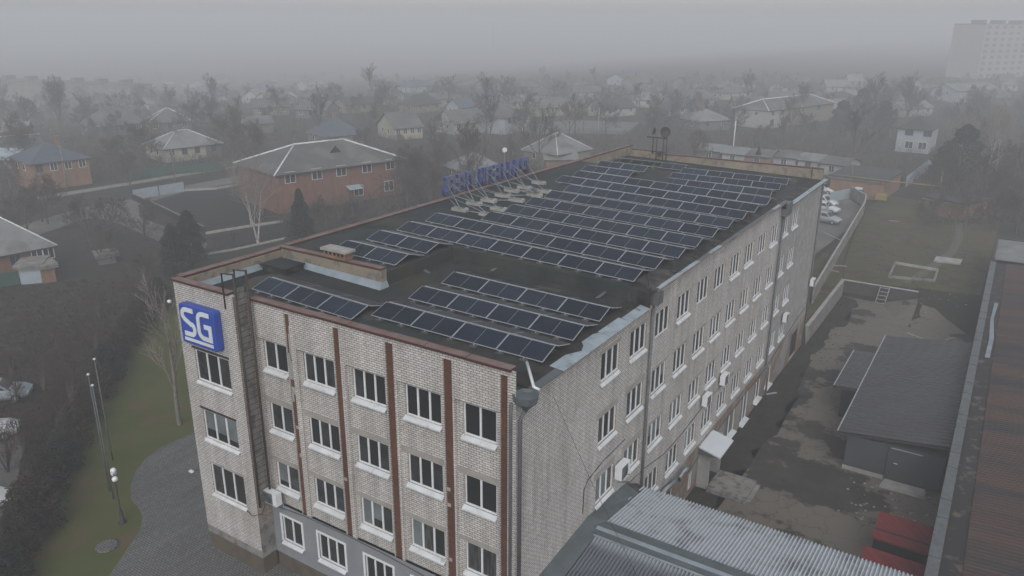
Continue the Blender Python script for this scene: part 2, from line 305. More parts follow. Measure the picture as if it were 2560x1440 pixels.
# left lawn and paving
sheet('lawn', pxpoly([(-60, 1600), (-60, 1350), (90, 1180), (200, 1020), (300, 880), (380, 790), (440, 740), (520, 700), (620, 840), (560, 1090), (520, 1500), (300, 1620)]), LAWN, .006)
pav = [(495, 1040), (485, 1082), (448, 1098), (400, 1120), (362, 1148), (338, 1180), (326, 1215), (328, 1250), (345, 1268), (356, 1290), (353, 1312), (345, 1335), (325, 1362), (300, 1400), (272, 1440), (200, 1560), (160, 1700), (1500, 1900), (1250, 1500), (740, 1330), (620, 1040)]
sheet('paving', pxpoly(pav), PAVE, .012)
# street, verge, kerbs
rd = [G(-80, 600), G(60, 562), G(200, 520), G(330, 498), G(430, 470), G(560, 446), G(610, 437), G(620, 452), G(470, 478), G(345, 512), G(350, 545), G(440, 575), G(520, 610), G(500, 640), G(400, 605), G(300, 560), G(220, 545), G(60, 600), G(-80, 650)]
sheet('road', rd, ROADM, .01, 0)
sheet('road', pxpoly([(1290, 318), (1420, 300), (1600, 306), (1560, 336), (1440, 334), (1330, 336)]), ROADM, .01, 0)
sheet('footpath', pxpoly([(90, 492), (230, 470), (345, 452), (440, 436), (560, 420), (600, 412), (600, 417), (440, 443), (345, 459), (230, 478), (95, 501)]), CONC, .012, 0)
sheet('footpath', pxpoly([(1920, 700), (1900, 640), (2000, 560)]+[(2010, 570), (1930, 700)], -.6), CONC, .008, 0) if False else None
sheet('plot_soil', pxpoly([(343, 487), (462, 470), (600, 480), (690, 545), (515, 583)]), SOIL, .008, 0)
sheet('garden_soil', pxpoly([(-80, 1050), (-80, 760), (120, 720), (330, 690), (420, 720), (330, 830), (240, 930), (120, 1060)]), noise_mat('allotment_earth', (.016, .014, .010), (.034, .027, .017), .9, .95, c3=(.05, .038, .024), scale3=.5, lo3=.52, hi3=.66), .008, 0)
sheet('side_street', pxpoly([(-120, 1500), (-120, 1080), (30, 1060), (60, 1110), (40, 1220), (10, 1300), (-20, 1420)]), ROADM, .01, 0)
# back yard
sheet('yard', [(.14, -10), (14.7, -10), (14.7, 66), (9, 72.9), (.3, 72.9), (.3, 55), (.14, 54)], YARDM, .006, 2.5)
rv = random.Random(8); sheet('yard_verge', [(.14, 12)]+[(2.1+.35*math.sin(y*.21)+.5*math.sin(y*.9+1)*rv.random()+rv.uniform(-.35, .35), y) for y in [12+.9*i for i in range(68)]]+[(.3, 72.9), (.3, 55), (.14, 54)], YARD2, .012, 0)
sheet('upper_lawn', [(.3, 73.6), (14.5, 76.2), (15, 125), (-3, 130), (-4.3, 118), (-3, 100), (-1, 80)], LAWN2, .012, 6)
sheet('upper_lawn', [(-4, 56), (.1, 56), (.1, 73.6), (-1.2, 80), (-3.5, 100), (-4.5, 84)], LAWN2, .008, 6)
sheet('parking', [(-26, 60), (-5, 60), (-5.2, 84), (-4.2, 100), (-5.6, 118), (-12, 130), (-30, 125)], ROADM, .01, 6)
sheet('trodden_path', [(6.1, 76.5), (6.9, 79), (8.1, 86), (9.6, 95), (9.8, 104), (8.6, 118), (9.6, 119), (10.8, 104), (10.6, 94), (9.0, 84), (7.6, 78.5), (7.1, 76.6)], noise_mat('trodden_earth', (.11, .098, .08), (.085, .078, .06), .7, .95), .02, 0)
# ================================================================ OFFICE BUILDING
B = empty('office_building', (0, 0, 0), label='long four storey pale brick office building with solar panels on its flat roof', cat='building')
CT, FH = 12.05, 3.436
def wall_cells(mb, P, us, zs, holes, mat):
    """P(u, z) -> point. Lays out faces between the cuts, leaving the holes open"""
    cu = sorted(set([us[0], us[1]]+[h[i] for h in holes for i in (0, 1)])); cz = sorted(set([zs[0], zs[1]]+[h[i] for h in holes for i in (2, 3)]))
    cu = [u for u in cu if us[0] <= u <= us[1]]; cz = [z for z in cz if zs[0] <= z <= zs[1]]
    for a, b in zip(cu, cu[1:]):
        run = None
        for c, d in zip(cz, cz[1:]):
            um, zm = (a+b)/2, (c+d)/2
            if any(h[0] < um < h[1] and h[2] < zm < h[3] for h in holes):
                if run: mb.poly([P(a, run[0]), P(b, run[0]), P(b, run[1]), P(a, run[1])], mat); run = None
                continue
            run = (run[0], d) if run else (c, d)
        if run: mb.poly([P(a, run[0]), P(b, run[0]), P(b, run[1]), P(a, run[1])], mat)
def reveals(mb, P, holes, mat, dep):
    """P(u, z, inward)"""
    for u0, u1, z0, z1 in holes:
        for (a, b) in (((u0, z0), (u0, z1)), ((u0, z1), (u1, z1)), ((u1, z1), (u1, z0)), ((u1, z0), (u0, z0))):
            mb.poly([P(*a, 0), P(*b, 0), P(*b, dep), P(*a, dep)], mat)
def window(parent, O, U, N, w, h, panes, kindg, sill=True, setback=.12, name='window', fw=.06, sillw=.12, sdrop=.2):
    """frame mesh with its panes and sill as children. O: lower left corner on the wall face, U: along the wall, N: outward"""
    O, U, N = Vector(O), Vector(U), Vector(N); Z = Vector((0, 0, 1)); mb = MB(); base = O-N*setback
    def bx(u0, u1, z0, z1, d0, d1, m, b=mb):
        c = [base+U*u+Z*z+N*d for z in (z0, z1) for d in (d0, d1) for u in (u0, u1)]
        b.mesh(c, [(0, 1, 3, 2), (4, 6, 7, 5), (0, 4, 5, 1), (2, 3, 7, 6), (0, 2, 6, 4), (1, 5, 7, 3)], m)
    bx(0, w, 0, fw, 0, .06, WHITE); bx(0, w, h-fw, h, 0, .06, WHITE); bx(0, fw, fw, h-fw, 0, .06, WHITE); bx(w-fw, w, fw, h-fw, 0, .06, WHITE)
    cuts = [w*i/panes for i in range(1, panes)]
    for c in cuts: bx(c-fw*.75, c+fw*.75, fw, h-fw, 0, .065, WHITE)
    fr = mb.build(name, parent)
    ed = [0]+cuts+[w]
    g = MB()
    for i in range(panes):
        k = kindg[i]
        gm = {'d': GLASS, 'b': GLASSB, 'c': GLASSC, 'w': GLASSW, 'g': GREYW}[k]
        a, b = ed[i]+.02, ed[i+1]-.02
        if k == 'b' and random.random() < .35:
            zc = h*random.uniform(.2, .45)
            g.poly([base+U*a+Z*.03+N*.02, base+U*b+Z*.03+N*.02, base+U*b+Z*zc+N*.02, base+U*a+Z*zc+N*.02], GLASS)
            g.poly([base+U*a+Z*zc+N*.02, base+U*b+Z*zc+N*.02, base+U*b+Z*(h-.03)+N*.02, base+U*a+Z*(h-.03)+N*.02], gm)
        else:
            g.poly([base+U*a+Z*.03+N*.02, base+U*b+Z*.03+N*.02, base+U*b+Z*(h-.03)+N*.02, base+U*a+Z*(h-.03)+N*.02], gm)
    g.build('pane', fr)
    if sill:
        s = MB(); e = .05
        def q(u, d, z): return base+U*u+N*d+Z*z
        d1 = setback+sillw
        top = [q(-e, .061, .015), q(w+e, .061, .015), q(w+e, d1, -sdrop*.72), q(-e, d1, -sdrop*.72)]
        lo = [q(-e, .061, -.02), q(w+e, .061, -.02), q(w+e, d1, -sdrop), q(-e, d1, -sdrop)]
        s.mesh(top+lo, [(0, 3, 2, 1), (4, 5, 6, 7), (0, 1, 5, 4), (1, 2, 6, 5), (2, 3, 7, 6), (3, 0, 4, 7)], SILLM)
        s.build('sill', fr)
    return fr
def rk():
    r = random.random()
    return 'd' if r < .30 else 'w' if r < .60 else 'c' if r < .78 else 'b'
# ---- front facade
FR = 15.66
wins = [(-14.93, -13.30, 2), (-12.12, -10.10, 3), (-8.93, -6.96, 3), (-5.80, -3.82, 3), (-2.65, -.98, 2)]
rec = [(-15.30, -13.10), (-12.45, -9.95), (-9.25, -6.78), (-6.15, -3.62), (-3.0, -.75)]
strip = [(-13.21+.12, -12.76), (-9.93+.03, -9.52), (-6.74, -6.30), (-3.57, -3.11), (-.71, -.36)]
RZ0, RZ1, SY = 4.2, 13.66, .14
front = MB(); holes = []
for a, b in rec: holes.append((a, b, RZ0, RZ1))
for a, b in strip: holes.append((a, b, RZ0-.02, 15.36))
Pf = lambda u, z, d=0: (u, d, z)
XR = .04
wall_cells(front, Pf, (-15.5, XR), (RZ0, FR), holes, BRICK)
wall_cells(front, lambda u, z: (u, 0, z), (-15.5, XR), (FR-.001, FR), [], BRICK)
reveals(front, Pf, [(a, b, RZ0, RZ1) for a, b in rec], BRICK, SY)
reveals(front, Pf, [(a, b, RZ0, 15.36) for a, b in strip], BRICK, .07)
wh = [(a, b, CT-FH*k, CT-FH*k+1.5) for k in range(3) for a, b, n in wins]
for a, b in rec:
    hh = [h for h in wh if a < h[0] < b]
    wall_cells(front, lambda u, z: (u, SY, z), (a, b), (RZ0, RZ1), hh, BRICK)
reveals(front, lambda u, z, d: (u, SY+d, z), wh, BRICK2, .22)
# concrete lintels over the lower windows
for k in (1, 2):
    for a, b in rec: front.box((a+.01, SY-.02, CT-FH*k+1.52), (b-.01, SY+.004, CT-FH*k+1.78), LINT)
front.build('front_wall', B)
for i, (a, b) in enumerate(strip):
    s = MB(); s.poly([(a, .07, RZ0), (b, .07, RZ0), (b, .07, 15.36), (a, .07, 15.36)], TILE)
    if i == 0:   # tiles have fallen off here
        for z0, z1, c, d in ((13.0, 14.3, .35, 1), (14.3, 14.75, .55, 1), (11.9, 12.9, 0, 1), (12.9, 13.3, 0, .5), (11.1, 11.5, .1, .8), (10.7, 11.1, 0, .45), (9.2, 9.35, .2, .8), (7.6, 7.8, .4, 1)):
            s.box((a+(b-a)*c+.004, .055, z0), (a+(b-a)*d-.004, .066, z1), CONCL)
    for z in ((9.0, 8.2, 5.3) if i == 3 else (7.3,) if i == 1 else ()): s.box((a+.02, .055, z), (a+.2, .066, z+.18), CONCL)
    s.build('tile_strip', B)
gk = {0: 'wdb', 1: 'dwd', 2: 'ddd', 3: 'ddd', 4: 'dd'}
pat = [['wd', 'wdw', 'wdd', 'ddd', 'dd'], ['ww', 'dwd', 'wdw', 'wdw', 'dd'], ['bw', 'wdw', 'bbw', 'bcd', 'cc']]
for k in range(3):
    for i, (a, b, n) in enumerate(wins):
        window(B, (a, SY, CT-FH*k), (1, 0, 0), (0, -1, 0), b-a, 1.5, n, pat[k][i], sillw=.19, sdrop=.2)
# grey ground storey
gr = MB(); gw = [(a, b, 1.95, 3.5) for a, b in ((-14.72, -13.25), (-12.0, -10.15), (-8.75, -6.95), (-5.7, -3.85), (-2.6, -.95))]
wall_cells(gr, lambda u, z: (u, -.02, z), (-15.5, XR), (.98, 4.2), gw, GREYPL); reveals(gr, lambda u, z, d: (u, -.02+d, z), gw, GREYPL, .2)
gr.poly([(-15.5, -.02, 4.2), (XR, -.02, 4.2), (XR, .14, 4.2), (-15.5, .14, 4.2)], PIPE)
for a, b, c, d in gw:
    for q in ((a-.13, a-.003, c-.05, d+.12), (b+.003, b+.13, c-.05, d+.12), (a-.003, b+.003, d+.003, d+.12)): gr.box((q[0], -.055, q[2]), (q[1], -.024, q[3]), WHITE)
gr.build('ground_floor_wall', B)
for i, (a, b, c, d) in enumerate(gw): window(B, (a, -.02, c), (1, 0, 0), (0, -1, 0), b-a, d-c, 2 if i in (0, 4) else 3, ['wd', 'dwd', 'ddd', 'wdd', 'dd'][i], sillw=.16)
pl = MB(); pl.box((-15.4, .03, -3), (XR-.03, .3, .975), PLINTH); pl.build('plinth', B)
# ---- stair tower
TX0, TX1, TY, TZ = -20.0, -15.42, -1.0, 16.0
tw = MB(); th = [(-19.0, -16.3, 10.78, 12.5), (-19.0, -16.3, 7.36, 9.05), (-18.95, -16.25, 3.96, 5.8)]
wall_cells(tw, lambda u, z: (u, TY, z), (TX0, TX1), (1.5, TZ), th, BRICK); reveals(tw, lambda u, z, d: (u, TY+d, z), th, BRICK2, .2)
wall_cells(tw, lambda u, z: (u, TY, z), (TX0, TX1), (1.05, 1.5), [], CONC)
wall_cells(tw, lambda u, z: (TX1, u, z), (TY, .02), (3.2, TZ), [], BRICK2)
wall_cells(tw, lambda u, z: (TX1, u, z), (TY, .02), (1.05, 3.2), [], CONC)
tw.box((TX0, TY, 15.99), (TX1, -.7, 16.0), BRICK)
for k, (a, b, c, d) in enumerate(th):
    tw.box((a-.12, TY-.05, d+.06), (b+.05, TY-.003, d+.17), RUSTM if k < 2 else CONCL)
tw.build('stair_tower_wall', B)
for k, (a, b, c, d) in enumerate(th): window(B, (a, TY, c), (1, 0, 0), (0, -1, 0), b-a, d-c, 3, ['wdw', 'bbb', 'wdd'][k])
pl = MB(); pl.box((TX0+.06, TY+.07, -1), (TX1-.07, 0, 1.045), PLINTH); pl.build('plinth', B)
# ---- left and rear walls (turned away from the photo)
lw = MB(); lw.box((-20.3, 0.02, -3), (-20.0, 54.6, 15.9), BRICK2); lw.box((-20.0, 54.3, -3), (-.02, 54.6, 14.3), BRICK2); lw.build('rear_wall', B)
# ---- long side wall
E1, E2, E3, Y2, Y3, YE, SX = 14.5, 15.22, 14.52, 13.5, 39.4, 54.5, 0.0
cols = [7.66, 10.98, 14.25, 17.5, 20.75, 23.95, 27.2, 30.45, 33.7, 37.0, 40.35, 43.65]
ww = 2.02
sd = MB(); Ps = lambda u, z, d=0: (SX-d, u, z)
allh = [(c, c+ww, CT-FH*k, CT-FH*k+1.5) for k in range(4) for c in cols if not (k == 3 and c < 12)]
BZ = .95
for (y0, y1, zt, mt) in ((0.0, Y2, E1, BRICK), (Y2, Y3, E2, BRICK), (Y3, YE, E3, PLAST3)):
    hh = [h for h in allh if y0 < h[0] < y1]
    wall_cells(sd, Ps, (y0, y1), (BZ, zt), hh, mt)
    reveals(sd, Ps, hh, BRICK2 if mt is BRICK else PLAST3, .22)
for k in (1, 2):
    for c in cols[:6]: sd.box((SX-.1, c-.25 if c < 12 else c-.05, CT-FH*k+1.52), (SX+.02, c+ww+.12, CT-FH*k+(1.86 if c < 12 else 1.7)), LINT)
for c in cols[:2]: sd.box((SX-.1, c-.2, CT+1.52), (SX+.02, c+ww+.12, CT+1.74), LINT)
sd.build('side_wall', B)
nosill = {(0, 2), (0, 4), (0, 5), (0, 8)}
for k in range(4):
    for i, c in enumerate(cols):
        if k == 3 and i < 2: continue
        p = ''.join(rk() for _ in range(3))
        if (k, i) in ((2, 2), (2, 3)): p = 'bbb'
        if k == 0: p = ''.join(random.choice('ddw') for _ in range(3))
        window(B, (SX, c, CT-FH*k), (0, 1, 0), (1, 0, 0), ww, 1.5, 3, p, sill=(k, i) not in nosill, sillw=.12, sdrop=.22)
# basement storey toward the yard
bs = MB(); bh = []
for (ya, yb, za, zb) in ((22.3, 23.0, -2.1, -.7), (27.0, 28.6, -2.1, -.3), (29.9, 32.3, -1.9, .1), (33.9, 35.7, -2.3, .3), (37.6, 39.3, -1.9, -.1), (40.9, 42.6, -1.9, -.2), (49.5, 52.6, -2.4, .3), (17.2, 19.2, -1.9, .0)): bh.append((ya, yb, za, zb))
wall_cells(bs, lambda u, z: (-.03, u, z), (0, YE), (-3, BZ), bh, BASEW); reveals(bs, lambda u, z, d: (-.03-d, u, z), bh, BASEW, .25)
bs.poly([(-.03, 0, BZ), (-.03, YE, BZ), (0, YE, BZ), (0, 0, BZ)], CONC)
bs.build('basement_wall', B)
for i, h in enumerate(bh):
    if i == 6:
        d = MB(); d.box((-.24, h[0]+.02, h[2]), (-.2, h[1]-.02, h[3]), BLACK); d.build('door', B)
    else: window(B, (-.03, h[0], h[2]), (0, 1, 0), (1, 0, 0), h[1]-h[0], h[3]-h[2], 2, 'gg' if i in (2, 3) else 'wd', sill=i != 0, sillw=.3, sdrop=.1)
rw = MB(); rw.box((-.3, YE, -3), (-.001, 54.6, E3), PLAST3); rw.build('end_wall', B)
# ---- roof surfaces
def z1(x): return 15.37-.035*(x+20)
def z2(x): return 16.06-.030*(x+20)
def z3(x): return 14.85-.025*(x+12)
rf = MB()
def slab(x0, x1, y0, y1, zf, m, n=1):
    rf.poly([(x0, y0, zf(x0)), (x1, y0, zf(x1)), (x1, y1, zf(x1)), (x0, y1, zf(x0))], m)
slab(-20, -1.0, .05, 6.0, z1, MEMB); slab(-12.3, -1.0, 6.0, 12.4, z1, MEMB)
rf.poly([(-20, -1, 15.3), (-15.6, -1, 15.2), (-15.6, .05, z1(-15.6)), (-20, .05, z1(-20))], MEMB)
slab(-20, -12.3, 6.0, 42.8, z2, MEMB); slab(-12.3, -1.0, 12.4, 36.6, z2, MEMB)
rf.poly([(-10.4, 36.6, z2(-10.4)), (-1, 36.6, z2(-1)), (-1, 39.4, z3(-1)), (-10.4, 39.4, z3(-10.4))], MEMB)
rf.poly([(-12.3, 36.6, z2(-12.3)), (-10.4, 36.6, z2(-10.4)), (-10.4, 39.4, z3(-10.4)), (-12.3, 39.4, z2(-12.3))], MEMB)
rf.poly([(-12.3, 39.4, z2(-12.3)), (-10.4, 39.4, z3(-10.4)), (-10.4, 45.2, z3(-10.4)), (-12.3, 42.8, z2(-12.3))], MEMB)
rf.poly([(-12.3, 42.8, z2(-12.3)), (-10.4, 45.2, z3(-10.4)), (-12.3, 45.6, z3(-12.3))], MEMB)
rf.poly([(-20, 42.8, z2(-20)), (-12.3, 42.8, z2(-12.3)), (-12.3, 45.6, z3(-12.3)), (-20, 45.6, z3(-20))], MEMB)
slab(-10.4, -1.0, 39.4, 54.3, z3, MEMB); slab(-20, -12.3, 45.6, 54.3, z3, MEMB); rf.poly([(-12.3, 45.6, z3(-12.3)), (-10.4, 45.2, z3(-10.4)), (-10.4, 54.3, z3(-10.4)), (-12.3, 54.3, z3(-12.3))], MEMB)
rf.poly([(-12.3, 6, z1(-12.3)), (-12.3, 12.4, z1(-12.3)), (-12.3, 12.4, z2(-12.3)), (-12.3, 6, z2(-12.3))], MEMB)      # steps
rf.poly([(-12.3, 12.4, z1(-12.3)), (-.4, 12.4, z1(-.4)-.1), (-.4, 12.4, z2(-.4)), (-12.3, 12.4, z2(-12.3))], MEMB)
# outer strips that fall toward the eaves
EX = .36
def edge(y0, y1, zin, e, nseg):
    pts = []
    for i in range(nseg+1):
        y = y0+(y1-y0)*i/nseg; w = random.uniform(-.02, .02)
        pts.append([(-1.0, y, zin), (-.45, y, zin-.06+w), (EX, y, e+w*.6)])
    for a, b in zip(pts, pts[1:]):
        for j in range(2): rf.poly([a[j], a[j+1], b[j+1], b[j]], MEMBR)
edge(.9, 12.4, z1(-1), E1+.03, 10); edge(12.4, Y3, z2(-1), E2+.06, 20); edge(Y3, 54.6, z3(-1), E3+.06, 10)
rf.poly([(-1.0, .05, z1(-1)), (-.05, .05, z1(-1)-.25), (.25, .9, E1-.05), (-1, .9, z1(-1))], MEMBR); rf.poly([(.25, .9, E1-.05), (EX, .9, E1+.03), (-1, .9, z1(-1))], MEMBR)
rf.poly([(-.4, 12.4, z1(-1)-.06), (EX, 12.4, E1+.03), (EX, 12.4, E2+.06), (-.4, 12.4, z2(-.4))], MEMBR)
rf.poly([(-1, Y3, z3(-1)), (EX, Y3, E3+.06), (EX, Y3, E2+.06), (-1, Y3, z2(-1))], MEMBR)
rf.poly([(-1, 36.6, z2(-1)), (-1, 39.4, z3(-1)), (-1, 39.4, z2(-1))], MEMBR)
rf.build('roof', B)
FELT = noise_mat('felt_patch', (.052, .05, .036), (.06, .06, .05), .8, .8)
pt = MB()
for (x0, x1, y0, y1, zf) in ((-11.4, -8.1, 2.3, 5.2, z1), (-6, -3.9, 9.8, 11.7, z1), (-18.8, -16.9, 1.5, 4.4, z1), (-15.5, -12.8, 40.6, 43, z2), (-4.0, -1.6, 49.9, 53.2, z3)):
    n = 16; cx, cy = (x0+x1)/2, (y0+y1)/2; ring = []
    for i in range(n):
        a = 2*math.pi*i/n; k = random.uniform(.8, 1.1); x = cx+(x1-x0)/2*k*math.cos(a); y = cy+(y1-y0)/2*k*math.sin(a); ring.append((x, y, zf(x)+.008))
    pt = MB(); pt.poly(ring, FELT); pt.build('roof_patch', B)
for ya, yb, zf, xa in ((.05, 12.4, z1, -20), (12.4, 36.6, z2, -20)):
    pass
sm = MB()
x = -19
while x < -1.2:
    y0 = .1 if True else 0
    y1 = 6 if x < -12.3 else 12.35
    sm.poly([(x, y0, z1(x)+.006), (x+.05, y0, z1(x)+.006), (x+.05, y1, z1(x)+.006), (x, y1, z1(x)+.006)], MEMBR)
    x += 1.02
sm.build('roof_seam', B)
# ---- eaves sheet and cornices
def plate(y0, y1, xa, za, xb, zb, m, t=.02):
    g = MB()
    g.mesh([(xa, y0, za), (xb, y0, zb), (xb, y1, zb), (xa, y1, za), (xa, y0, za-t), (xb, y0, zb-t), (xb, y1, zb-t), (xa, y1, za-t)], [(0, 1, 2, 3), (4, 7, 6, 5), (0, 4, 5, 1), (1, 5, 6, 2), (2, 6, 7, 3), (3, 7, 4, 0)], m); g.build('eaves_sheet', B)
y = .9
for i in range(5):
    y1 = y+2.28; w = (.30, .62, .70, .62, .45)[i]; plate(y+.01, y1-.01, .40-w-.08, E1+.10+.05*i*.3, .42, E1+.055, GALV if i else PIPEG); y = y1
y = Y2
while y < Y3-.1:
    y1 = min(y+2.0, Y3); plate(y+.01, y1-.01, .18, E2+.10, .42, E2+.085, PIPE if random.random() < .7 else GALV); y = y1
y = Y3+.3
while y < YE-.1:
    y1 = min(y+2.0, YE+.1); plate(y+.01, y1-.01, .05, E3+.12, .42, E3+.085, GALV if random.random() < .7 else PIPE); y = y1
c = MB(); c.box((0.004, .3, E1-.14), (.30, Y2-.6, E1-.003), BRICK2); c.box((.004, Y2, E2-.16), (.34, Y3, E2-.003), BRICK2); c.box((.004, Y3+.05, E3-.14), (.30, YE, E3-.003), CONC); c.build('cornice', B)
# ---- copings and parapets
def coping(name, P, Q, w, z, seg=2.0, h=.10, side=0, mt=COPE):
    P, Q = Vector(P), Vector(Q); d = (Q-P); L = d.length; d.normalize(); n = Vector((-d.y, d.x, 0)); k = max(1, round(L/seg)); b = MB()
    for i in range(k):
        a0 = P+d*(L*i/k+.012); a1 = P+d*(L*(i+1)/k-.012); dz = random.uniform(-.012, .012)
        c = [a0-n*w/2, a1-n*w/2, a1+n*w/2, a0+n*w/2]
        vs = [v+Vector((0, 0, z+dz)) for v in c]+[v+Vector((0, 0, z+h+dz)) for v in c]
        b.mesh(vs, [(0, 3, 2, 1)], COPED); b.mesh(vs, [(4, 5, 6, 7)], mt); b.mesh(vs, [(0, 1, 5, 4), (1, 2, 6, 5), (2, 3, 7, 6), (3, 0, 4, 7)], COPED)
    return b.build(name, B)
coping('coping', (-15.42, .12, 0), (-.15, .12, 0), .46, FR-.05, 2.05, .12)
coping('coping', (-20.15, -.82, 0), (-15.75, -.82, 0), .46, 16.0, 2.2, .12)
coping('coping', (-20.15, -.58, 0), (-20.15, 6.6, 0), .5, 16.0, 2.2, .12)
coping('coping', (-20.15, 6.6, 0), (-20.15, 44.4, 0), .5, 16.02, 2.4, .12)
coping('coping', (-20.15, 44.4, 0), (-20.15, 54.7, 0), .5, 16.06, 2.6, .10)
coping('coping', (-19.9, 6.1, 0), (-12.15, 6.1, 0), .44, 16.1, 2.1, .11)
coping('coping', (-19.9, 54.45, 0), (-16.5, 54.45, 0), .44, 15.72, 2.6, .10)
coping('coping', (-16.2, 54.45, 0), (-.1, 54.45, 0), .44, 15.5, 2.6, .10)
pr = MB()
pr.box((-20.0, -.7, 15.2), (-19.8, 6.0, 16.0), PARIN); pr.box((-19.8, -.98, 15.1), (-16.0, -.7, 15.99), PARIN)
pr.box((-19.8, 5.9, z1(-16)-.6), (-12.15, 6.3, 16.1), PARIN)
pr.box((-15.3, .17, 14.4), (-.35, .3, FR-.055), MEMB)
pr.box((-20.0, 6.0, 15.3), (-19.8, 54.3, 16.02), PARIN)
pr.box((-20.0, 54.25, 14.8), (-16.4, 54.6, 15.72), PARIN); pr.box((-16.4, 54.25, 14.3), (-.05, 54.6, 15.5), PARIN)
pr.build('parapet', B)
sk = MB()
sk.mesh([(-19.79, -.6, 15.62), (-19.45, -.6, 15.36), (-19.45, 4.2, 15.36), (-19.79, 4.2, 15.62), (-19.79, -.6, 15.3), (-19.79, 4.2, 15.3)], [(0, 1, 2, 3)], SKIRT)
sk.mesh([(-18.9, 5.88, z1(-18.9)+.3), (-12.15, 5.88, z1(-12.15)+.36), (-12.0, 5.55, z1(-12)+.03), (-18.9, 5.6, z1(-18.9)+.03)], [(0, 3, 2, 1)], SKIRT)
sk.mesh([(-12.149, 5.88, z1(-12.15)+.36), (-12.149, 6.3, z1(-12.15)+.36), (-12.0, 6.3, z1(-12)+.03), (-12.0, 5.55, z1(-12)+.03)], [(0, 3, 2, 1)], SKIRT)
sk.build('skirt_flashing', B)
# roof hatch slab, brick vent
hb = MB(); hb.box((-19.4, 4.2, 15.25), (-17.6, 5.5, 15.62), MEMBR); hb.box((-19.5, 4.1, 15.62), (-17.5, 5.55, 15.72), MEMB); hb.build('roof_hatch', B)
vn = MB(); vn.box((-16.3, 5.85, 16.22), (-14.7, 6.45, 16.62), ORBR); vn.box((-16.45, 5.75, 16.62), (-14.55, 6.55, 16.75), YEL if False else CONCL)
for i in range(5): vn.box((-16.15+i*.3, 5.835, 16.4), (-16.0+i*.3, 5.849, 16.56), BLACK)
vn.build('vent_chimney', B)
# ---- downpipes, hoppers
def pipe(pts, r=.07, m=PIPE, name='downpipe', par=B, **t):
    b = MB(); b.tube(pts, r, m, 8); return b.build(name, par, **t)
fn = MB(); fn.lathe([(.05, -.75), (.16, -.55), (.50, -.25), (.55, .05), (.5, .06), (.4, -.05), (0, -.06)], PIPEG, 8, (.34, .25, 14.62), False); fn.build('rain_hopper', B)
pipe([(.36, .25, 14.1), (.12, .2, 13.5), (.12, .2, 5.0)], .08); pipe([(-.12, -.1, 14.3), (-.14, -.12, 13.6), (-.14, -.12, 1)], .07)
pipe([(.13, 13.45, 14.9), (.13, 13.45, -.2)], .085)
pipe([(.13, 40.0, 14.4), (.13, 40.0, .8), (.35, 40.0, .3), (.35, 40, -2.4)], .085); pipe([(.13, 54.2, 14.3), (.13, 54.2, -2.4)], .08)
h2 = MB(); h2.box((.01, 13.1, 14.45), (.5, 13.85, 15.1), PIPE); h2.build('rain_hopper', B); h2 = MB(); h2.box((.01, 39.4, 14.0), (.5, 40.9, 15.0), PIPE); h2.build('rain_hopper', B)
# white pipe lying on the corner of the roof
b = MB(); a1 = at(1317, 905, Z=14.98); a2 = at(1335, 968, Z=14.8); a3 = at(1349, 975, Z=14.68)
b.tube([a1, a2, a3], .07, WHITE, 4); b.build('drain_pipe', label='white plastic drain pipe bent over the near roof corner', cat='pipe')
# ---- roof ladder on the tower return
ld = empty('fixed_ladder', (-15.1, -.7, 4.4), label='dark steel ladder climbing beside the stair tower to two hoops on the roof', cat='ladder')
Lc = Vector((15.1, .7, -4.4))
for yy in (-1.02, -.3):
    b = MB(); b.tube([Vector(p)+Lc for p in ((-15.12, yy, 4.4), (-15.12, yy, 17.25))], .075, RUSTM, 4)
    b.tube([Vector(p)+Lc for p in ((-15.12, yy, 17.2), (-16.0, yy, 17.1), (-16.0, yy, 15.3))], .05, RUSTM, 4); b.build('rail', ld)
b = MB(); z = 4.7
while z < 16.9: b.tube([Vector((-15.12, -1.02, z))+Lc, Vector((-15.12, -.3, z))+Lc], .018, RUSTM, 4); z += .33
b.build('rung', ld)
b = MB(); b.box((-15.36+15.1, -.92+.7, 0), (-15.33+15.1, -.35+.7, 12), GREYW if False else CONC); b.build('backing', ld)
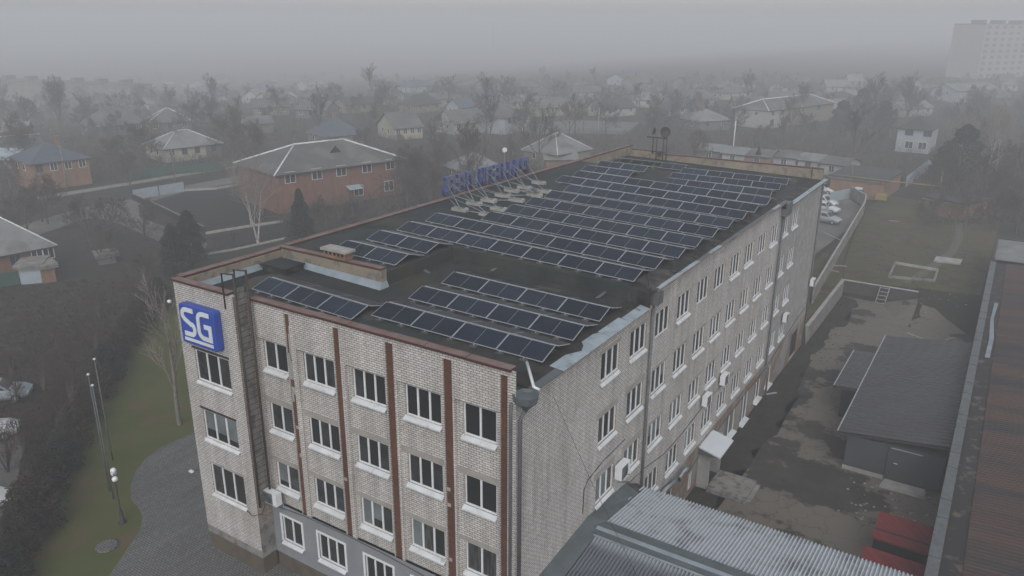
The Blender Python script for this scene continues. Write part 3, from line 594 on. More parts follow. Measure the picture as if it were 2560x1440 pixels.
# ================================================================ SOLAR ARRAYS
def on(px, zf, dz):
    z = 15.5
    for _ in range(12): p = at(*px, Z=z); z = zf(p.x)+dz
    return at(*px, Z=z)
def panel_mesh(L, Wd, cell):
    b = MB(); t = .035; f = .03
    b.box((0, 0, -t), (L, Wd, 0), ALU)
    for x0, x1 in ((f, L/2-.009), (L/2+.009, L-f)): b.poly([(x0, f, .004), (x1, f, .004), (x1, Wd-f, .004), (x0, Wd-f, .004)], cell)
    me = bpy.data.meshes.new('solar_panel'); me.from_pydata(b.v, [], b.f); me.update()
    for m in b.mats: me.materials.append(m)
    me.polygons.foreach_set('material_index', b.m); return me
RH, BH2, PW = .45, .12, 1.225
sn = (RH-BH2)/PW; cs = math.sqrt(1-sn*sn)
rows = [  # name, modules, ridge left px, ridge right px, roof, front, back, label
 (3, (672.5,691.75), (919.25,764.25), z1, 1, 1, 'short row of six dark solar panels behind the front parapet, next to the ladder hoops'),
 (4, (965.7,754), (1388,864.3), z1, 1, 1, 'row of solar panels nearest the white bent drain pipe at the roof corner'),
 (4, (1054.7,714.2), (1460.7,814), z1, 1, 1, 'middle one of three solar rows on the lower roof by the pale eaves flashing'),
 (4, (1133.3,679.2), (1524.4,769.4), z1, 1, 1, 'last solar row on the lower roof, in front of the roof step'),
 (2, (866.9,600), (1020.8,635.6), z2, 1, 1, 'two module long solar row just behind the brick vent on the inner parapet'),
 (2, (948,574.7), (1095.8,607.8), z2, 1, 1, 'two module long solar row second from the brick vent'),
 (7, (1020.8,552.8), (1607.4,674.9), z2, 1, 1, 'long solar row standing right at the edge of the roof step'),
 (7, (1090.3,531.7), (1659.4,646), z2, 1, 1, 'second long solar row back from the roof step'),
 (6, (1225.6,528.1), (1715,620), z2, 1, 1, 'solar row whose left end reaches the nearest concrete sign ballast'),
 (6, (1281,510), (1757.5,594.4), z2, 1, 1, 'fourth long solar row back from the roof step, beside the sign ballast'),
 (6, (1333,491.9), (1796.9,571), z2, 1, 1, 'fifth long solar row back from the roof step, beside the sign struts'),
 (6, (1378.8,475.6), (1834.5,549), z2, 1, 1, 'sixth long solar row back from the roof step, beside the sign struts'),
 (6, (1425,461), (1869,528.5), z2, 1, 1, 'seventh long solar row back from the roof step, level with the last ballast block'),
 (7, (1405,438), (1898.4,512), z2, 1, 1, 'long solar row starting just beyond the last sign ballast block'),
 (7, (1445.6,426), (1928,494.8), z2, 1, 1, 'farthest of the full width solar rows, bordering the open dark roof patch'),
 (2, (1466.3,411.9), (1585,427.5), z2, 1, 1, 'two module solar row in front of the rear left corner, nearer of the pair'),
 (2, (1501.9,401), (1620.6,415.6), z2, 1, 1, 'two module solar row in front of the rear left corner, farther of the pair'),
 (4, (1655.6,442.3), (1932.9,475.2), z3, 1, 1, 'four module solar row on the rear roof, nearest of three'),
 (4, (1681,430.5), (1953.4,459.6), z3, 1, 1, 'four module solar row on the rear roof, middle of three'),
 (4, (1707.3,419), (1973,447), z3, 1, 1, 'four module solar row on the rear roof, closest to the rear parapet'),
 (3, (1541.8,393.5), (1716.5,412.8), z3, -1, 1, 'mostly rear facing solar row under the dish stand by the rear parapet'),
]
for n, pl_, pr_, zf, fr_, bk, lab in rows:
    P = on(pl_, zf, RH); Q = on(pr_, zf, RH)
    d = (Q-P); Ltot = d.length; d.normalize(); hn = Vector((d.y, -d.x, 0)).normalized()      # toward the camera side
    Lm = (Ltot-.02*(n-1))/n
    root = empty('solar_panel_row', P, 0, lab, 'solar panels', 'solar panel rows on the flat roof')
    mf = panel_mesh(Lm, PW, CELL); mk = panel_mesh(Lm, PW, CELLB)
    for i in range(n):
        for side in ((1, -1) if fr_ == 1 else ((1, -1) if i == 2 else (-1,))):
            o = bpy.data.objects.new('solar_panel', mf if side == 1 else mk); COL.objects.link(o); o.parent = root
            # local y runs up the slope
            if side == 1: up = (-hn*cs+Vector((0, 0, sn))); org = d*(i*(Lm+.02))+hn*cs*PW-Vector((0, 0, sn*PW)); X = d
            else: up = (hn*cs+Vector((0, 0, sn))); org = d*(i*(Lm+.02)+Lm+.12)-hn*(cs*PW+.10)-Vector((0, 0, sn*PW)); X = -d
            zz = X.cross(up).normalized(); M = Matrix.Identity(4)
            for r_ in range(3): M[r_][0] = X[r_]; M[r_][1] = up[r_]; M[r_][2] = zz[r_]; M[r_][3] = org[r_]
            o.matrix_local = M
    rb = MB()
    for off in ((.96, -.05), (-1.05, -.05)):
        h = hn*off[0]; zc = -(abs(off[0])*sn/cs)-.07
        rb.tube([h+Vector((0, 0, zc)), h+d*Ltot+Vector((0, 0, zc))], .02, ALU, 4)
    k = max(2, int(round(Ltot/1.25)))
    for j in range(k):
        t = Ltot*(j+.4)/k
        rb.tube([d*t+hn*1.1+Vector((0, 0, -RH+.05)), d*t+Vector((0, 0, -.06)), d*t-hn*1.2+Vector((0, 0, -RH+.05))], .018, ALU, 4)
    rb.build('rail', root)
    if fr_ == 1:
        for j in range(k):
            t = Ltot*(j+.4+random.uniform(-.08, .08))/k; c = d*t+hn*1.24+Vector((0, 0, -RH))
            fb = MB(); fb.box((c.x-.16, c.y-.12, c.z+.0), (c.x+.16, c.y+.14, c.z+.06), FOOT); fb.box((c.x-.02, c.y-.0, c.z+.06), (c.x+.02, c.y+.06, c.z+.14), ALU)
            fb.build('foot', root)
# ================================================================ ROOF THINGS
def lightning(px, h, lab):
    base = on(px, lambda x: z2(x) if px[1] < 760 else z1(x), -.06 if True else 0)
    b = MB(); b.tube([(0, 0, .05), (0, 0, h)], .022, DARKM, 5); b.lathe([(.16, 0), (.16, .05), (.05, .1), (0, .1)], DARKM, 8); b.tube([(0, 0, h*.55), (.12, .05, h*.5)], .015, DARKM, 4)
    return b.build('lightning_rod', loc=base, label=lab, cat='lightning rod', group='thin rods along the roof edge')
names = ['nearest thin lightning rod, on the low roof by the pale flashing', 'thin lightning rod at the corner of the roof step', 'thin lightning rod beside the second long solar row', 'thin lightning rod beside the third long solar row', 'thin lightning rod beside the fourth long solar row', 'thin lightning rod beside the fifth long solar row', 'farthest thin lightning rod along the solar row ends']
for (p, h), nm in zip((((1569.7, 778), 1.0), ((1620.6, 719.7), .95), ((1683, 678), .95), ((1738.7, 643), .75), ((1786, 612), .7), ((1830, 579), .7), ((1867.5, 555), .6)), names): lightning(p, h, nm)
for i, (pts, zs, lab) in enumerate((([(1028, 650), (1046, 666), (1070, 683)], (15.75, 15.2, 15.1), 'pair of grey conduits stepping down the roof edge near the inner parapet'),
                                ([(1262, 640), (1250, 662), (1225, 678)], (15.65, 15.05, 15.05), 'pair of grey conduits bent over the middle of the roof step'),
                                ([(1531, 698), (1522, 722), (1490, 745)], (15.58, 14.95, 14.9), 'pair of grey conduits bent over the roof step near the eaves'))):
    b = MB()
    for off in (0, .14):
        pp = [at(x+off*40, y, Z=z) for (x, y), z in zip(pts, zs)]; b.tube(pp, .035, PIPE, 5)
    b.build('cable_conduit', label=lab, cat='conduit', group='conduits crossing the roof step')
# ballast blocks of the rooftop sign
bl = [(1150,525),(1186,510),(1222,502),(1257,490),(1280,478),(1312,470),(1347,458),(1218,535),(1247,522),(1292,500),(1337,487),(1362,478)]
bn = ['nearest concrete ballast block of the outer row under the sign', 'second ballast block of the outer row under the sign', 'third ballast block of the outer row under the sign', 'fourth ballast block of the outer row under the sign', 'fifth ballast block of the outer row under the sign', 'sixth ballast block of the outer row under the sign', 'farthest ballast block of the outer row under the sign',
      'nearest ballast block of the inner row touching the solar rows', 'second ballast block of the inner row beside the solar rows', 'third ballast block of the inner row beside the solar rows', 'fourth ballast block of the inner row beside the solar rows', 'farthest ballast block of the inner row beside the solar rows']
bpos = []
for p, nm in zip(bl, bn):
    c = at(*p, Z=z2(-16.5)+.1); c.z = z2(c.x); bpos.append(c)
    b = MB(); b.box((-.62, -.2, 0), (.62, .2, .2), CONCL); b.box((-.55, -.16, .2), (.3, .16, .26), CONC); b.box((.2, .16, .0), (.45, .42, .22), CONCL)
    b.build('ballast_block', loc=c, label=nm, cat='concrete block', group='concrete ballast blocks under the sign struts')
# rooftop sign, seen from behind
sg = empty('rooftop_sign', (-20.95, 28.6, 16.0), label='big blue letters on a strutted frame along the roof edge, seen from behind', cat='sign')
so_ = Vector((20.95, -28.6, -16.0))
LX = -20.95
lets = [('Б', 1104, 1141, 446, 497), ('Е', 1139, 1163, 438, 486), ('Л', 1160, 1187, 430, 480), ('И', 1196, 1211, 423, 470), ('П', 1208, 1232, 420, 466), ('Е', 1230, 1251, 414, 461), ('Н', 1251, 1276, 408, 453), ('А', 1276, 1296, 402, 448), ('Р', 1296, 1322, 396, 440)]
for ch, pa, pb, ya, yb in lets:
    A = at(pa, (ya+yb)/2, X=LX); C_ = at(pb, (ya+yb)/2, X=LX); zt = at((pa+pb)/2, ya+4, X=LX).z; zb = at((pa+pb)/2, yb-2, X=LX).z
    cu = bpy.data.curves.new('letter', 'FONT'); cu.body = ch; cu.size = 1; cu.extrude = .13; cu.offset = .03
    tmp = bpy.data.objects.new('tmp', cu); COL.objects.link(tmp); dg = bpy.context.evaluated_depsgraph_get(); me = bpy.data.meshes.new_from_object(tmp.evaluated_get(dg)); bpy.data.objects.remove(tmp)
    xs = [v.co.x for v in me.vertices]; ys = [v.co.y for v in me.vertices]; x0, x1, y0, y1 = min(xs), max(xs), min(ys), max(ys)
    wd = (C_.y-A.y)*.76; hh = 1.55; zb_ = 15.9
    for v in me.vertices:
        u = (v.co.x-x0)/(x1-x0); w_ = (v.co.y-y0)/(y1-y0); e = v.co.z
        v.co = (LX-e*1.1, A.y+(C_.y-A.y)*.12+(1-u)*wd, zb_+w_*hh); v.co += so_
    me.materials.clear(); me.materials.append(LETB); me.materials.append(BLUED); me.materials.append(LETW)
    me.flip_normals() if False else None
    me.update()
    for p in me.polygons: p.material_index = 0 if p.normal.x*1 > .7 or p.normal.x < -.7 else 1
    for p in me.polygons: p.use_smooth = False
    o = bpy.data.objects.new('letter', me); COL.objects.link(o); o.parent = sg
b = MB(); yA, yB = 22.6, 35.2
for z in (16.35, 17.0): b.tube([Vector((LX+.2, yA, z))+so_, Vector((LX+.2, yB, z))+so_], .014, PIPE, 4)
for z in (15.9, 16.12): b.tube([Vector((LX+.3, yA, z+.25))+so_, Vector((LX+.3, yB, z+.25))+so_], .03, RUSTM, 4)
y = yA
while y < yB: b.tube([Vector((LX+.2, y, 15.9))+so_, Vector((LX+.2, y, 17.2))+so_], .014, PIPE, 4); y += 1.05
b.build('frame', sg)
for i, c in enumerate(bpos):
    top = Vector((LX+.2, min(max(c.y+3.3, 22.9), 35), 17.2 if i >= 7 else 16.9)); b = MB()
    b.tube([c+Vector((0, 0, .2))+so_, top+so_], .022, GALV, 4)
    b.tube([c+Vector((-.2, 0, .2))+so_, Vector((LX+.25, max(c.y+1.4, 22.7), 16.2))+so_], .018, GALV, 4)
    if i < 6: b.tube([c+Vector((0, 0, .12))+so_, bpos[min(i+7, 11)]+Vector((0, 0, .12))+so_], .025, GALV, 4)
    b.build('strut', sg)
# blue SG box sign on the tower
SGx0, SGx1, SGz0, SGz1, SGy = -19.15, -16.45, 13.02, 15.12, -1.42
s2 = empty('wall_sign', ((SGx0+SGx1)/2, -1.05, SGz0), label='square blue box sign with white letters SG and an underline on the stair tower', cat='sign')
oo = -Vector(((SGx0+SGx1)/2, -1.05, SGz0))
def rrect(x0, x1, z0, z1, r, y, n=5):
    o = []
    for cx, cz, a0 in ((x1-r, z0+r, -90), (x1-r, z1-r, 0), (x0+r, z1-r, 90), (x0+r, z0+r, 180)):
        for i in range(n+1): a = R(a0+90*i/n); o.append(Vector((cx+r*math.cos(a), y, cz+r*math.sin(a))))
    return o
b = MB(); A = rrect(SGx0, SGx1, SGz0, SGz1, .13, SGy); C_ = rrect(SGx0, SGx1, SGz0, SGz1, .13, -1.04); A2 = rrect(SGx0+.03, SGx1-.03, SGz0+.03, SGz1-.03, .11, SGy-.03)
n = len(A); b.poly([p+oo for p in A2], BLUE)
for i in range(n): j = (i+1) % n; b.poly([A[i]+oo, C_[i]+oo, C_[j]+oo, A[j]+oo], BLUE, True); b.poly([A2[i]+oo, A[i]+oo, A[j]+oo, A2[j]+oo], BLUE, True)
b.build('box', s2)
def stroke(name, pts, w, x0, z0, sx, sz):
    """flat ribbon letter from a centre line; mitred joints, small thickness"""
    P = [Vector((x0+p[0]*sx, 0, z0+p[1]*sz)) for p in pts]; Lf = []; Rt = []
    for i, p in enumerate(P):
        d0 = (P[i]-P[i-1]).normalized() if i else None; d1 = (P[i+1]-P[i]).normalized() if i < len(P)-1 else None
        d = (d0 or d1) if not (d0 and d1) else (d0+d1).normalized(); nn = Vector((-d.z, 0, d.x)); k = 1
        if d0 and d1: k = 1/max(.6, d.dot(d1))
        Lf.append(p+nn*w/2*k); Rt.append(p-nn*w/2*k)
    b = MB()
    for i in range(len(P)-1):
        q = [Lf[i], Rt[i], Rt[i+1], Lf[i+1]]; f = [v+oo+Vector((0, SGy-.055, 0)) for v in q]; g = [v+oo+Vector((0, SGy-.03, 0)) for v in q]
        b.mesh(f+g, [(0, 1, 2, 3), (0, 4, 5, 1), (1, 5, 6, 2), (2, 6, 7, 3), (3, 7, 4, 0)], LETW)
    b.build(name, s2)
def arc(cx, cz, r, a0, a1, n=6): return [(cx+r*math.cos(R(a0+(a1-a0)*i/n)), cz+r*math.sin(R(a0+(a1-a0)*i/n))) for i in range(n+1)]
lx, lz = SGx0+.2, SGz0+.5; Hh = 1.42
Spts = [(1.0, 1.36)]+[(.42, 1.36)]+arc(.38, 1.06, .30, 100, 200)+[(.22, .84), (.72, .62)]+arc(.70, .36, .29, 60, -80)+[(.12, .07)]
stroke('letter', Spts, .24, lx-.02, lz+.0, .95, 1.0)
Gpts = [(1.0, 1.36), (.55, 1.36)]+arc(.48, 1.02, .34, 95, 180)+[(.14, .45)]+arc(.48, .42, .35, 185, 268)+[(.98, .07), (.98, .72), (.55, .72)]
stroke('letter', Gpts, .24, lx+1.13, lz+.0, 1.03, 1.0)
stroke('underline', [(0, 0), (2.22, 0)], .16, SGx0+.24, SGz0+.27, 1, 1)
# lamp and cables on the tower
b = MB(); b.tube([(-20.0, -1.02, 14.9), (-20.2, -1.15, 14.95)], .02, DARKM, 4); b.lathe([(0, 0), (.1, .05), (.12, .15), (0, .2)], WHITE, 8, (-20.25, -1.2, 14.8)); b.build('wall_lamp', label='small white lamp at the tower edge beside the blue sign', cat='lamp')
b = MB(); b.tube([(-20.0, -1.02, 5.0), (-20.3, -1.3, 4.95)], .02, DARKM, 4); b.box((-20.45, -1.4, 4.9), (-20.2, -1.25, 5.0), WHITE); b.build('wall_lamp', label='small white lamp low on the tower edge beside the lowest stair window', cat='lamp')
for i, (pts, lab) in enumerate((
  ([at(1563, 1098, X=.03), at(1551, 1110, X=.03), at(1506, 1155, X=.03), at(1470, 1200, X=.03), at(1460, 1225, X=.03), at(1457, 1283, X=.03)], 'black cable looping down the side wall past the lowest near window'),
  ([at(1545, 1205, X=.03), at(1575, 1205, X=.03), at(1612, 1170, X=.03), at(1660, 1135, X=.03), at(1700, 1090, X=.03), at(1748, 1028, X=.03), at(1770, 1000, X=.03), at(1835, 930, X=.03)], 'black cable running along the side wall to the two paired cooling units'),
  ([at(1720, 1180, X=.03), at(1800, 1068, X=.03), at(1870, 975, X=.03), at(1915, 920, X=.03), at(1990, 800, X=.03), at(2012, 770, X=.03)], 'long black cable along the foot of the brick side wall'),
  ([at(683, 1262, Y=-.05), at(760, 1290, Y=-.05), at(880, 1345, Y=-.05), at(960, 1385, Y=-.05), at(1060, 1440, Y=-.05)], 'black cable along the seam above the grey ground storey'),
  ([at(617, 1275, Y=-1.03), at(630, 1290, Y=-1.03), at(655, 1285, Y=-1.03), at(662, 1265, Y=-1.03)], 'short cable loop on the tower beside the foot of the ladder'))):
    b = MB(); b.tube(pts, .022, DARKM, 4); b.build('cable', label=lab, cat='cable')
b = MB(); pA = at(1400, 1120, X=.3); b.tube([Vector((.6, 2.0, 13.9)), Vector((2.0, 3.2, 9.5)), Vector((5.0, 3.6, 4.0)), Vector((7.2, 3.0, 1.0))], .012, DARKM, 4); b.build('cable', label='thin dark wire hanging in front of the near side wall over the corrugated annex', cat='cable')
# cooling units
def ac_mesh():
    b = MB(); b.box((-.42, -.16, 0), (.42, .16, .62), WHITE); b.box((-.40, -.175, .03), (.16, -.161, .59), GREYW)
    b2 = MB(); vs = [(-.12+.24*math.cos(2*math.pi*i/14), -.19, .31+.24*math.sin(2*math.pi*i/14)) for i in range(14)]; b2.poly(vs, DARKM)
    for r in (.08, .16, .24):
        ring = [(-.12+r*math.cos(2*math.pi*i/14), -.2, .31+r*math.sin(2*math.pi*i/14)) for i in range(15)]; b2.tube(ring, .006, ALU, 3)
    b3 = MB()
    for x in (-.3, .3): b3.box((x-.02, -.2, -.05), (x+.02, .34, -.01), GALV); b3.box((x-.02, .3, -.35), (x+.02, .34, -.05), GALV)
    return b, b2, b3
acp = None
def ac(loc, rz, lab, s=1.0):
    global acp
    if acp is None:
        acp = empty('air_conditioner', loc, rz, lab, 'air conditioner', 'outdoor cooling units on the walls'); a_, b_, c_ = ac_mesh(); a_.build('casing', acp); b_.build('fan_grille', acp); c_.build('bracket', acp); o = acp
    else:
        o = copy_tree(acp); o.location = loc; o.rotation_euler = (0, 0, rz); o['label'] = lab
    o.scale = (s, s, s); return o
ac((-14.85, -.38, 4.42), 0, 'white cooling unit at the foot of the ladder, above the grey storey', 1.15)
p = at(1558, 1190, X=.4); ac((.34, p.y, p.z-.0), R(90), 'white cooling unit nearest the corrugated annex roof', 1.25)
p = at(1768, 1010, X=.4); ac((.36, p.y, p.z), R(90), 'cooling unit above the entrance awning, nearer of the pair', 1.15)
p = at(1812, 958, X=.4); ac((.36, p.y, p.z), R(90), 'cooling unit above the entrance awning, farther of the pair', 1.15)
p = at(1965, 802, X=.4); ac((.36, p.y, p.z), R(90), 'cooling unit near the last low window before the far corner', 1.1)
p = at(2017, 730, X=.4); ac((.36, 54.1, p.z), R(90), 'cooling unit at the far corner beside the downpipe', 1.1)
# awning over the yard entrance with its porch walls and ramp
aw = empty('awning', (0, 25.5, 1.2), label='white sloping awning over the yard entrance of the office building', cat='awning')
oa = Vector((0, -25.5, -1.2)); b = MB()
q = [at(1745, 1108, X=.02), at(1795, 1040, X=.02)]; out = 2.05
A_, B_ = at(1747, 1118, X=.02), at(1782, 1073, X=.02); zz = (A_.z+B_.z)/2; A_.z = B_.z = zz; C1, D1 = at(1834, 1098, X=2.0), at(1800, 1148, X=2.0); zz = (C1.z+D1.z)/2; C1.z = D1.z = zz
top = [v+oa for v in (A_, D1, C1, B_)]; lo = [v+oa-Vector((0, 0, .1)) for v in (A_, D1, C1, B_)]
b.mesh(top+lo, [(0, 1, 2, 3), (4, 7, 6, 5), (0, 4, 5, 1), (1, 5, 6, 2), (2, 6, 7, 3), (3, 7, 4, 0)], AWN); b.build('roof_sheet', aw)
b = MB(); b.poly([A_+oa-Vector((0, -.03, .1)), D1+oa-Vector((0, -.03, .1)), Vector((.02, 23.78, .15))+oa], GREYW); b.build('side_sheet', aw)
pw = MB(); pw.box((.003, 23.9, -2.5), (.85, 24.05, .75), PLAST3); pw.build('porch_wall', B); pw = MB(); pw.box((.003, 26.4, -2.5), (.85, 26.55, .75), PLAST3); pw.build('porch_wall', B)
pd = MB(); pd.box((.003, 24.1, -2.4), (.05, 26.3, -.2), BLACK); pd.build('door', B)
b = MB(); b.box((.86, 23.6, -2.7), (3.6, 26.4, -2.15), CONC); b.box((3.6, 23.7, -2.7), (3.9, 26.3, -2.33), CONC); b.build('entrance_slab', label='low concrete slab in front of the yard entrance under the awning', cat='slab')
pipe([at(1720, 1170, X=.3), at(1712, 1178, X=.5), at(1700, 1190, X=.3), at(1698, 1200, X=.2)], .13, GALV, 'vent_duct', None, label='short bent silver duct on the wall left of the awning', cat='duct')
pipe([at(1640, 1258, X=.35), at(1665, 1222, X=.35), at(1690, 1200, X=.2)], .12, GALV, 'vent_duct', None, label='straight silver duct rising from behind the corrugated annex roof', cat='duct')
# ================================================================ ANNEX WITH CORRUGATED ROOF
an = empty('annex', (7, 6, 0), label='low annex with weathered grey corrugated roof joined to the near side wall', cat='annex'); oa = Vector((-7, -6, 0))
def corr(x0, x1, y0, z0, y1, z1_, mat, name, per=.18, am=.045, yj=.12):
    b = MB(); n = int((x1-x0)/per*6); vs = []; K = 7
    for k in range(K+1):
        t = k/K; y = y0+(y1-y0)*t; z = z0+(z1_-z0)*t
        for s_ in (0, 1):
            if (k == 0 and s_ == 0) or (k == K and s_ == 1): continue
            for i in range(n+1):
                x = x0+(x1-x0)*i/n; w = math.sin(2*math.pi*x/per)
                vs.append((x-7, y-6+(yj*w*.15 if k == K else 0), z+am*w+(.02 if s_ else 0)))
    rowsn = len(vs)//(n+1); fs = []
    for r_ in range(rowsn-1):
        for i in range(n): fs.append((r_*(n+1)+i, r_*(n+1)+i+1, (r_+1)*(n+1)+i+1, (r_+1)*(n+1)+i))
    b.mesh(vs, fs, mat, True); return b.build(name, an)
CORR2 = band_mat('weathered_shaded_asbestos', (.24, .26, .28), (.40, .44, .48), 0, .18, .46, .9, stain=(.075, .075, .075), sscale=.8, bump=0, lo=.5, hi=.7, amp=.85)  # pale crests, dark valleys: wave shading painted into the colour, over grey staining
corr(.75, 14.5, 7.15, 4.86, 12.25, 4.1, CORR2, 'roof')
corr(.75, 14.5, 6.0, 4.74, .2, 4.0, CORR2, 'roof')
b = MB(); b.box((0.75-7, 6.0-6, 4.5), (14.5-7, 6.75-6, 4.93), PIPEG); b.build('ridge_wall', an)
b = MB(); b.mesh([(.75-7, 5.9-6, 4.80), (7.5, 5.9-6, 4.80), (7.5, 6.5-6, 5.0), (.75-7, 6.5-6, 5.0)], [(0, 1, 2, 3)], SKIRT); b.mesh([(.75-7, 6.5-6, 5.0), (7.5, 6.5-6, 5.0), (7.5, 7.2-6, 4.9), (.75-7, 7.2-6, 4.9)], [(0, 1, 2, 3)], PIPEG); b.build('ridge_flashing', an)
b = MB(); b.mesh([(.004-7, -.0-6, 4.5), (.9-7, 0-6, 4.2), (.9-7, 6.2-6, 4.82), (.95-7, 7.2-6, 4.95), (.95-7, 11.2-6, 4.28), (.004-7, 11.4-6, 4.5), (.004-7, 6.9-6, 5.02)], [(0, 1, 2, 6), (6, 2, 3), (6, 3, 4, 5)], PIPEG)
b.mesh([(.004-7, 11.4-6, 4.5), (.95-7, 11.2-6, 4.28), (.95-7, 12.3-6, 4.0), (.3-7, 12.3-6, 4.1)], [(0, 1, 2, 3)], MEMBR); b.build('wall_flashing', an)
b = MB(); b.box((.05-7, .4-6, -2.9), (14.4-7, 11.9-6, 4.0), BEIGE); b.build('wall', an)
# ================================================================ LONG WORKSHOP AT THE RIGHT
wk = empty('workshop', (15, 40, -2.5), label='long low workshop with patched reddish brown ribbed roof and grey edge capping', cat='building'); ow = Vector((-15, -40, 2.5))
RROOF = band_mat('rusty_ribbed_roof', (.074, .045, .036), (.046, .034, .030), 1, 3.1, .3, .8, stain=(.030, .031, .034), sscale=.3, bump=.0, lo=.44, hi=.58, amp=.5)
n_ = RROOF.node_tree
for t in [x for x in n_.nodes if x.type == 'TEX_NOISE']:
    mp = n_.nodes.new('ShaderNodeMapping'); mp.inputs['Scale'].default_value = (.12, 1.6, 1); src = [x for x in n_.nodes if x.type == 'NEW_GEOMETRY'][0]
    n_.links.new(src.outputs['Position'], mp.inputs[0]); n_.links.new(mp.outputs[0], t.inputs['Vector'])
MOSS = noise_mat('edge_moss', (.036, .028, .024), (.026, .028, .029), .5, .9, c3=(.11, .092, .072), scale3=1.1, lo3=.56, hi3=.66)
b = MB()
b.poly([Vector(p)+ow for p in ((15.3, -12, 2.3), (16.35, -12, 2.34), (16.35, 80, 2.34), (15.3, 80, 2.3))], MOSS); b.build('gutter_strip', wk)
y = -12; b = MB()
vs = []; fs = []
while y < 80:
    for x, zz in ((16.35, 2.40), (40, 4.3)):
        pass
    yy = [y, y+.09, y+.13, y+.20, y+.24]; hh = [0, 0, .05, .05, 0]
    for q, h in zip(yy, hh): vs += [(16.35-15, q-40, 2.38+2.5+h), (45-15, q-40, 4.4+2.5+h)]
    y += .3333
for i in range(len(vs)//2-1): fs.append((2*i, 2*i+1, 2*i+3, 2*i+2))
b.mesh(vs, fs, RROOF); b.build('roof', wk)
b = MB(); y = -12; i = 0
while y < 80:
    b.box((14.74-15, y+.02-40, 2.0+2.5), (15.32-15, y+2.0-40, 2.52+2.5+.02*(i % 3)), PIPE); y += 2.05; i += 1
b.build('edge_capping', wk)
b = MB(); b.box((14.86-15, -12-40, -.5), (15.2-15, 91-40, 2.0+2.5), GREYW); b.box((15.2-15, 80-40, -.5), (45-15, 91.3-40, 4.72), GREYW); b.build('wall', wk)
b = MB(); b.mesh([Vector(p)+ow for p in ((15.0, 80.1, 2.75), (45, 80.1, 2.9), (45, 91, 2.9), (15.0, 91, 2.75))], [(0, 1, 2, 3)], ROOFL); b.box((14.85-15, 79.9-40, 4.9), (15.1-15, 91.2-40, 5.42), DARKM); b.box((15.1-15, 91-40, 4.9), (30, 91.3-40, 5.4), DARKM); b.build('end_roof', wk)
b = MB(); b.poly([(1.2, 38.6, 4.905), (2.6, 38.6, 5.0), (2.9, 22, 5.0), (1.0, 22, 4.9)][::-1] if False else [(.75, 8, 4.87), (1.1, 8, 4.87), (1.2, 13, 4.87), (.95, 19, 4.87), (1.15, 24, 4.87), (.8, 24, 4.87), (.7, 18, 4.87), (.85, 13, 4.87)], SKIRT); b.build('gutter_patch', wk)
b = MB(); b.box((-.35, -.3, 0), (.35, .3, .55), CONC); b.box((-.2, -.15, .5), (.2, .15, .58), BLACK); b.build('roof_box', loc=(19.2, 77.2, 2.55), label='small grey concrete vent box at the end of the reddish ribbed roof', cat='vent')
# ================================================================ DARK SHED
sh = empty('storage_shed', (11, 42, -2.5), label='dark grey shed with ribbed dark roof standing against the long workshop', cat='shed'); os_ = Vector((-11, -42, 2.5))
def ribroof(x0, zl, x1, zr, y0, y1, name, par, off, per=.55, mat=RIB):
    vs = []; fs = []; y = y0
    while y < y1-.01:
        for q, h in ((0, 0), (.16, .0), (.20, .07), (.36, .075), (.53, .08)): 
            vs += [Vector((x0, y+q, zl+h))+off, Vector((x1, y+q, zr+h))+off]
        y += per
    for i in range(len(vs)//2-1): fs.append((2*i, 2*i+1, 2*i+3, 2*i+2))
    b = MB(); b.mesh(vs, [f for k, f in enumerate(fs) if k % 5 not in (0, 4)], mat); b.mesh(vs, [f for k, f in enumerate(fs) if k % 5 in (0, 4)], DARKV); b.mesh([Vector(p)+off for p in ((x0, y0, zl-.16), (x1, y0, zr-.16), (x1, y0, zr), (x0, y0, zl))], [(0, 1, 2, 3)], DARKM)
    b.mesh([Vector(p)+off for p in ((x0-.04, y0, zl-.1), (x0, y0, zl+.1), (x0, y, zl+.1), (x0-.04, y, zl-.1))], [(0, 1, 2, 3)], ALU)
    b.mesh([Vector(p)+off for p in ((x0-.05, y0, zl+.1), (x0+.05, y0, zl+.11), (x0+.05, y, zl+.11), (x0-.05, y, zl+.1))], [(0, 1, 2, 3)], ALU)
    return b.build(name, par)
DARKV = noise_mat('roof_rib_shade', (.004, .004, .004), (.006, .006, .006), 1, .8, spec=.1)  # near-black valley and drop faces: shade between the ribs painted in
RIBM = noise_mat('dark_roof_sheet', (.050, .048, .051), (.060, .060, .063), .25, .5, spec=.2)
ribroof(7.55, .35, 14.70, 1.25, 32.0, 54.0, 'roof', sh, os_, mat=RIBM); ribroof(5.66, .2, 7.5, .33, 40.2, 48.9, 'roof', sh, os_, mat=RIBM)
b = MB(); b.box((8.25-11, 32.15-42, .2), (14.6-11, 53.8-42, 2.78), SHED); b.box((8.2-11, 32.1-42, -.3), (11-11, 32.14-42, .32), CONCL); b.build('wall', sh)
b = MB(); b.box((6.3-11, 40.5-42, -.2), (8.2-11, 48.6-42, 2.65), BLACK); b.build('side_bay', sh)
b = MB(); b.box((11.0-11, 32.1-42, .1), (13.7-11, 32.13-42, 2.75), SHED); b.box((11-11, 32.07-42, .1), (11.03-11, 32.1-42, 2.75), BLACK); b.box((11.2-11, 32.06-42, 2.62), (13.2-11, 32.1-42, 2.68), ALU); b.build('door', sh)
b = MB(); b.tube([(11.5-11, 32.02-42, 1.55), (11.75-11, 32.02-42, 1.55)], .03, WHITE, 4); b.build('handle', sh)
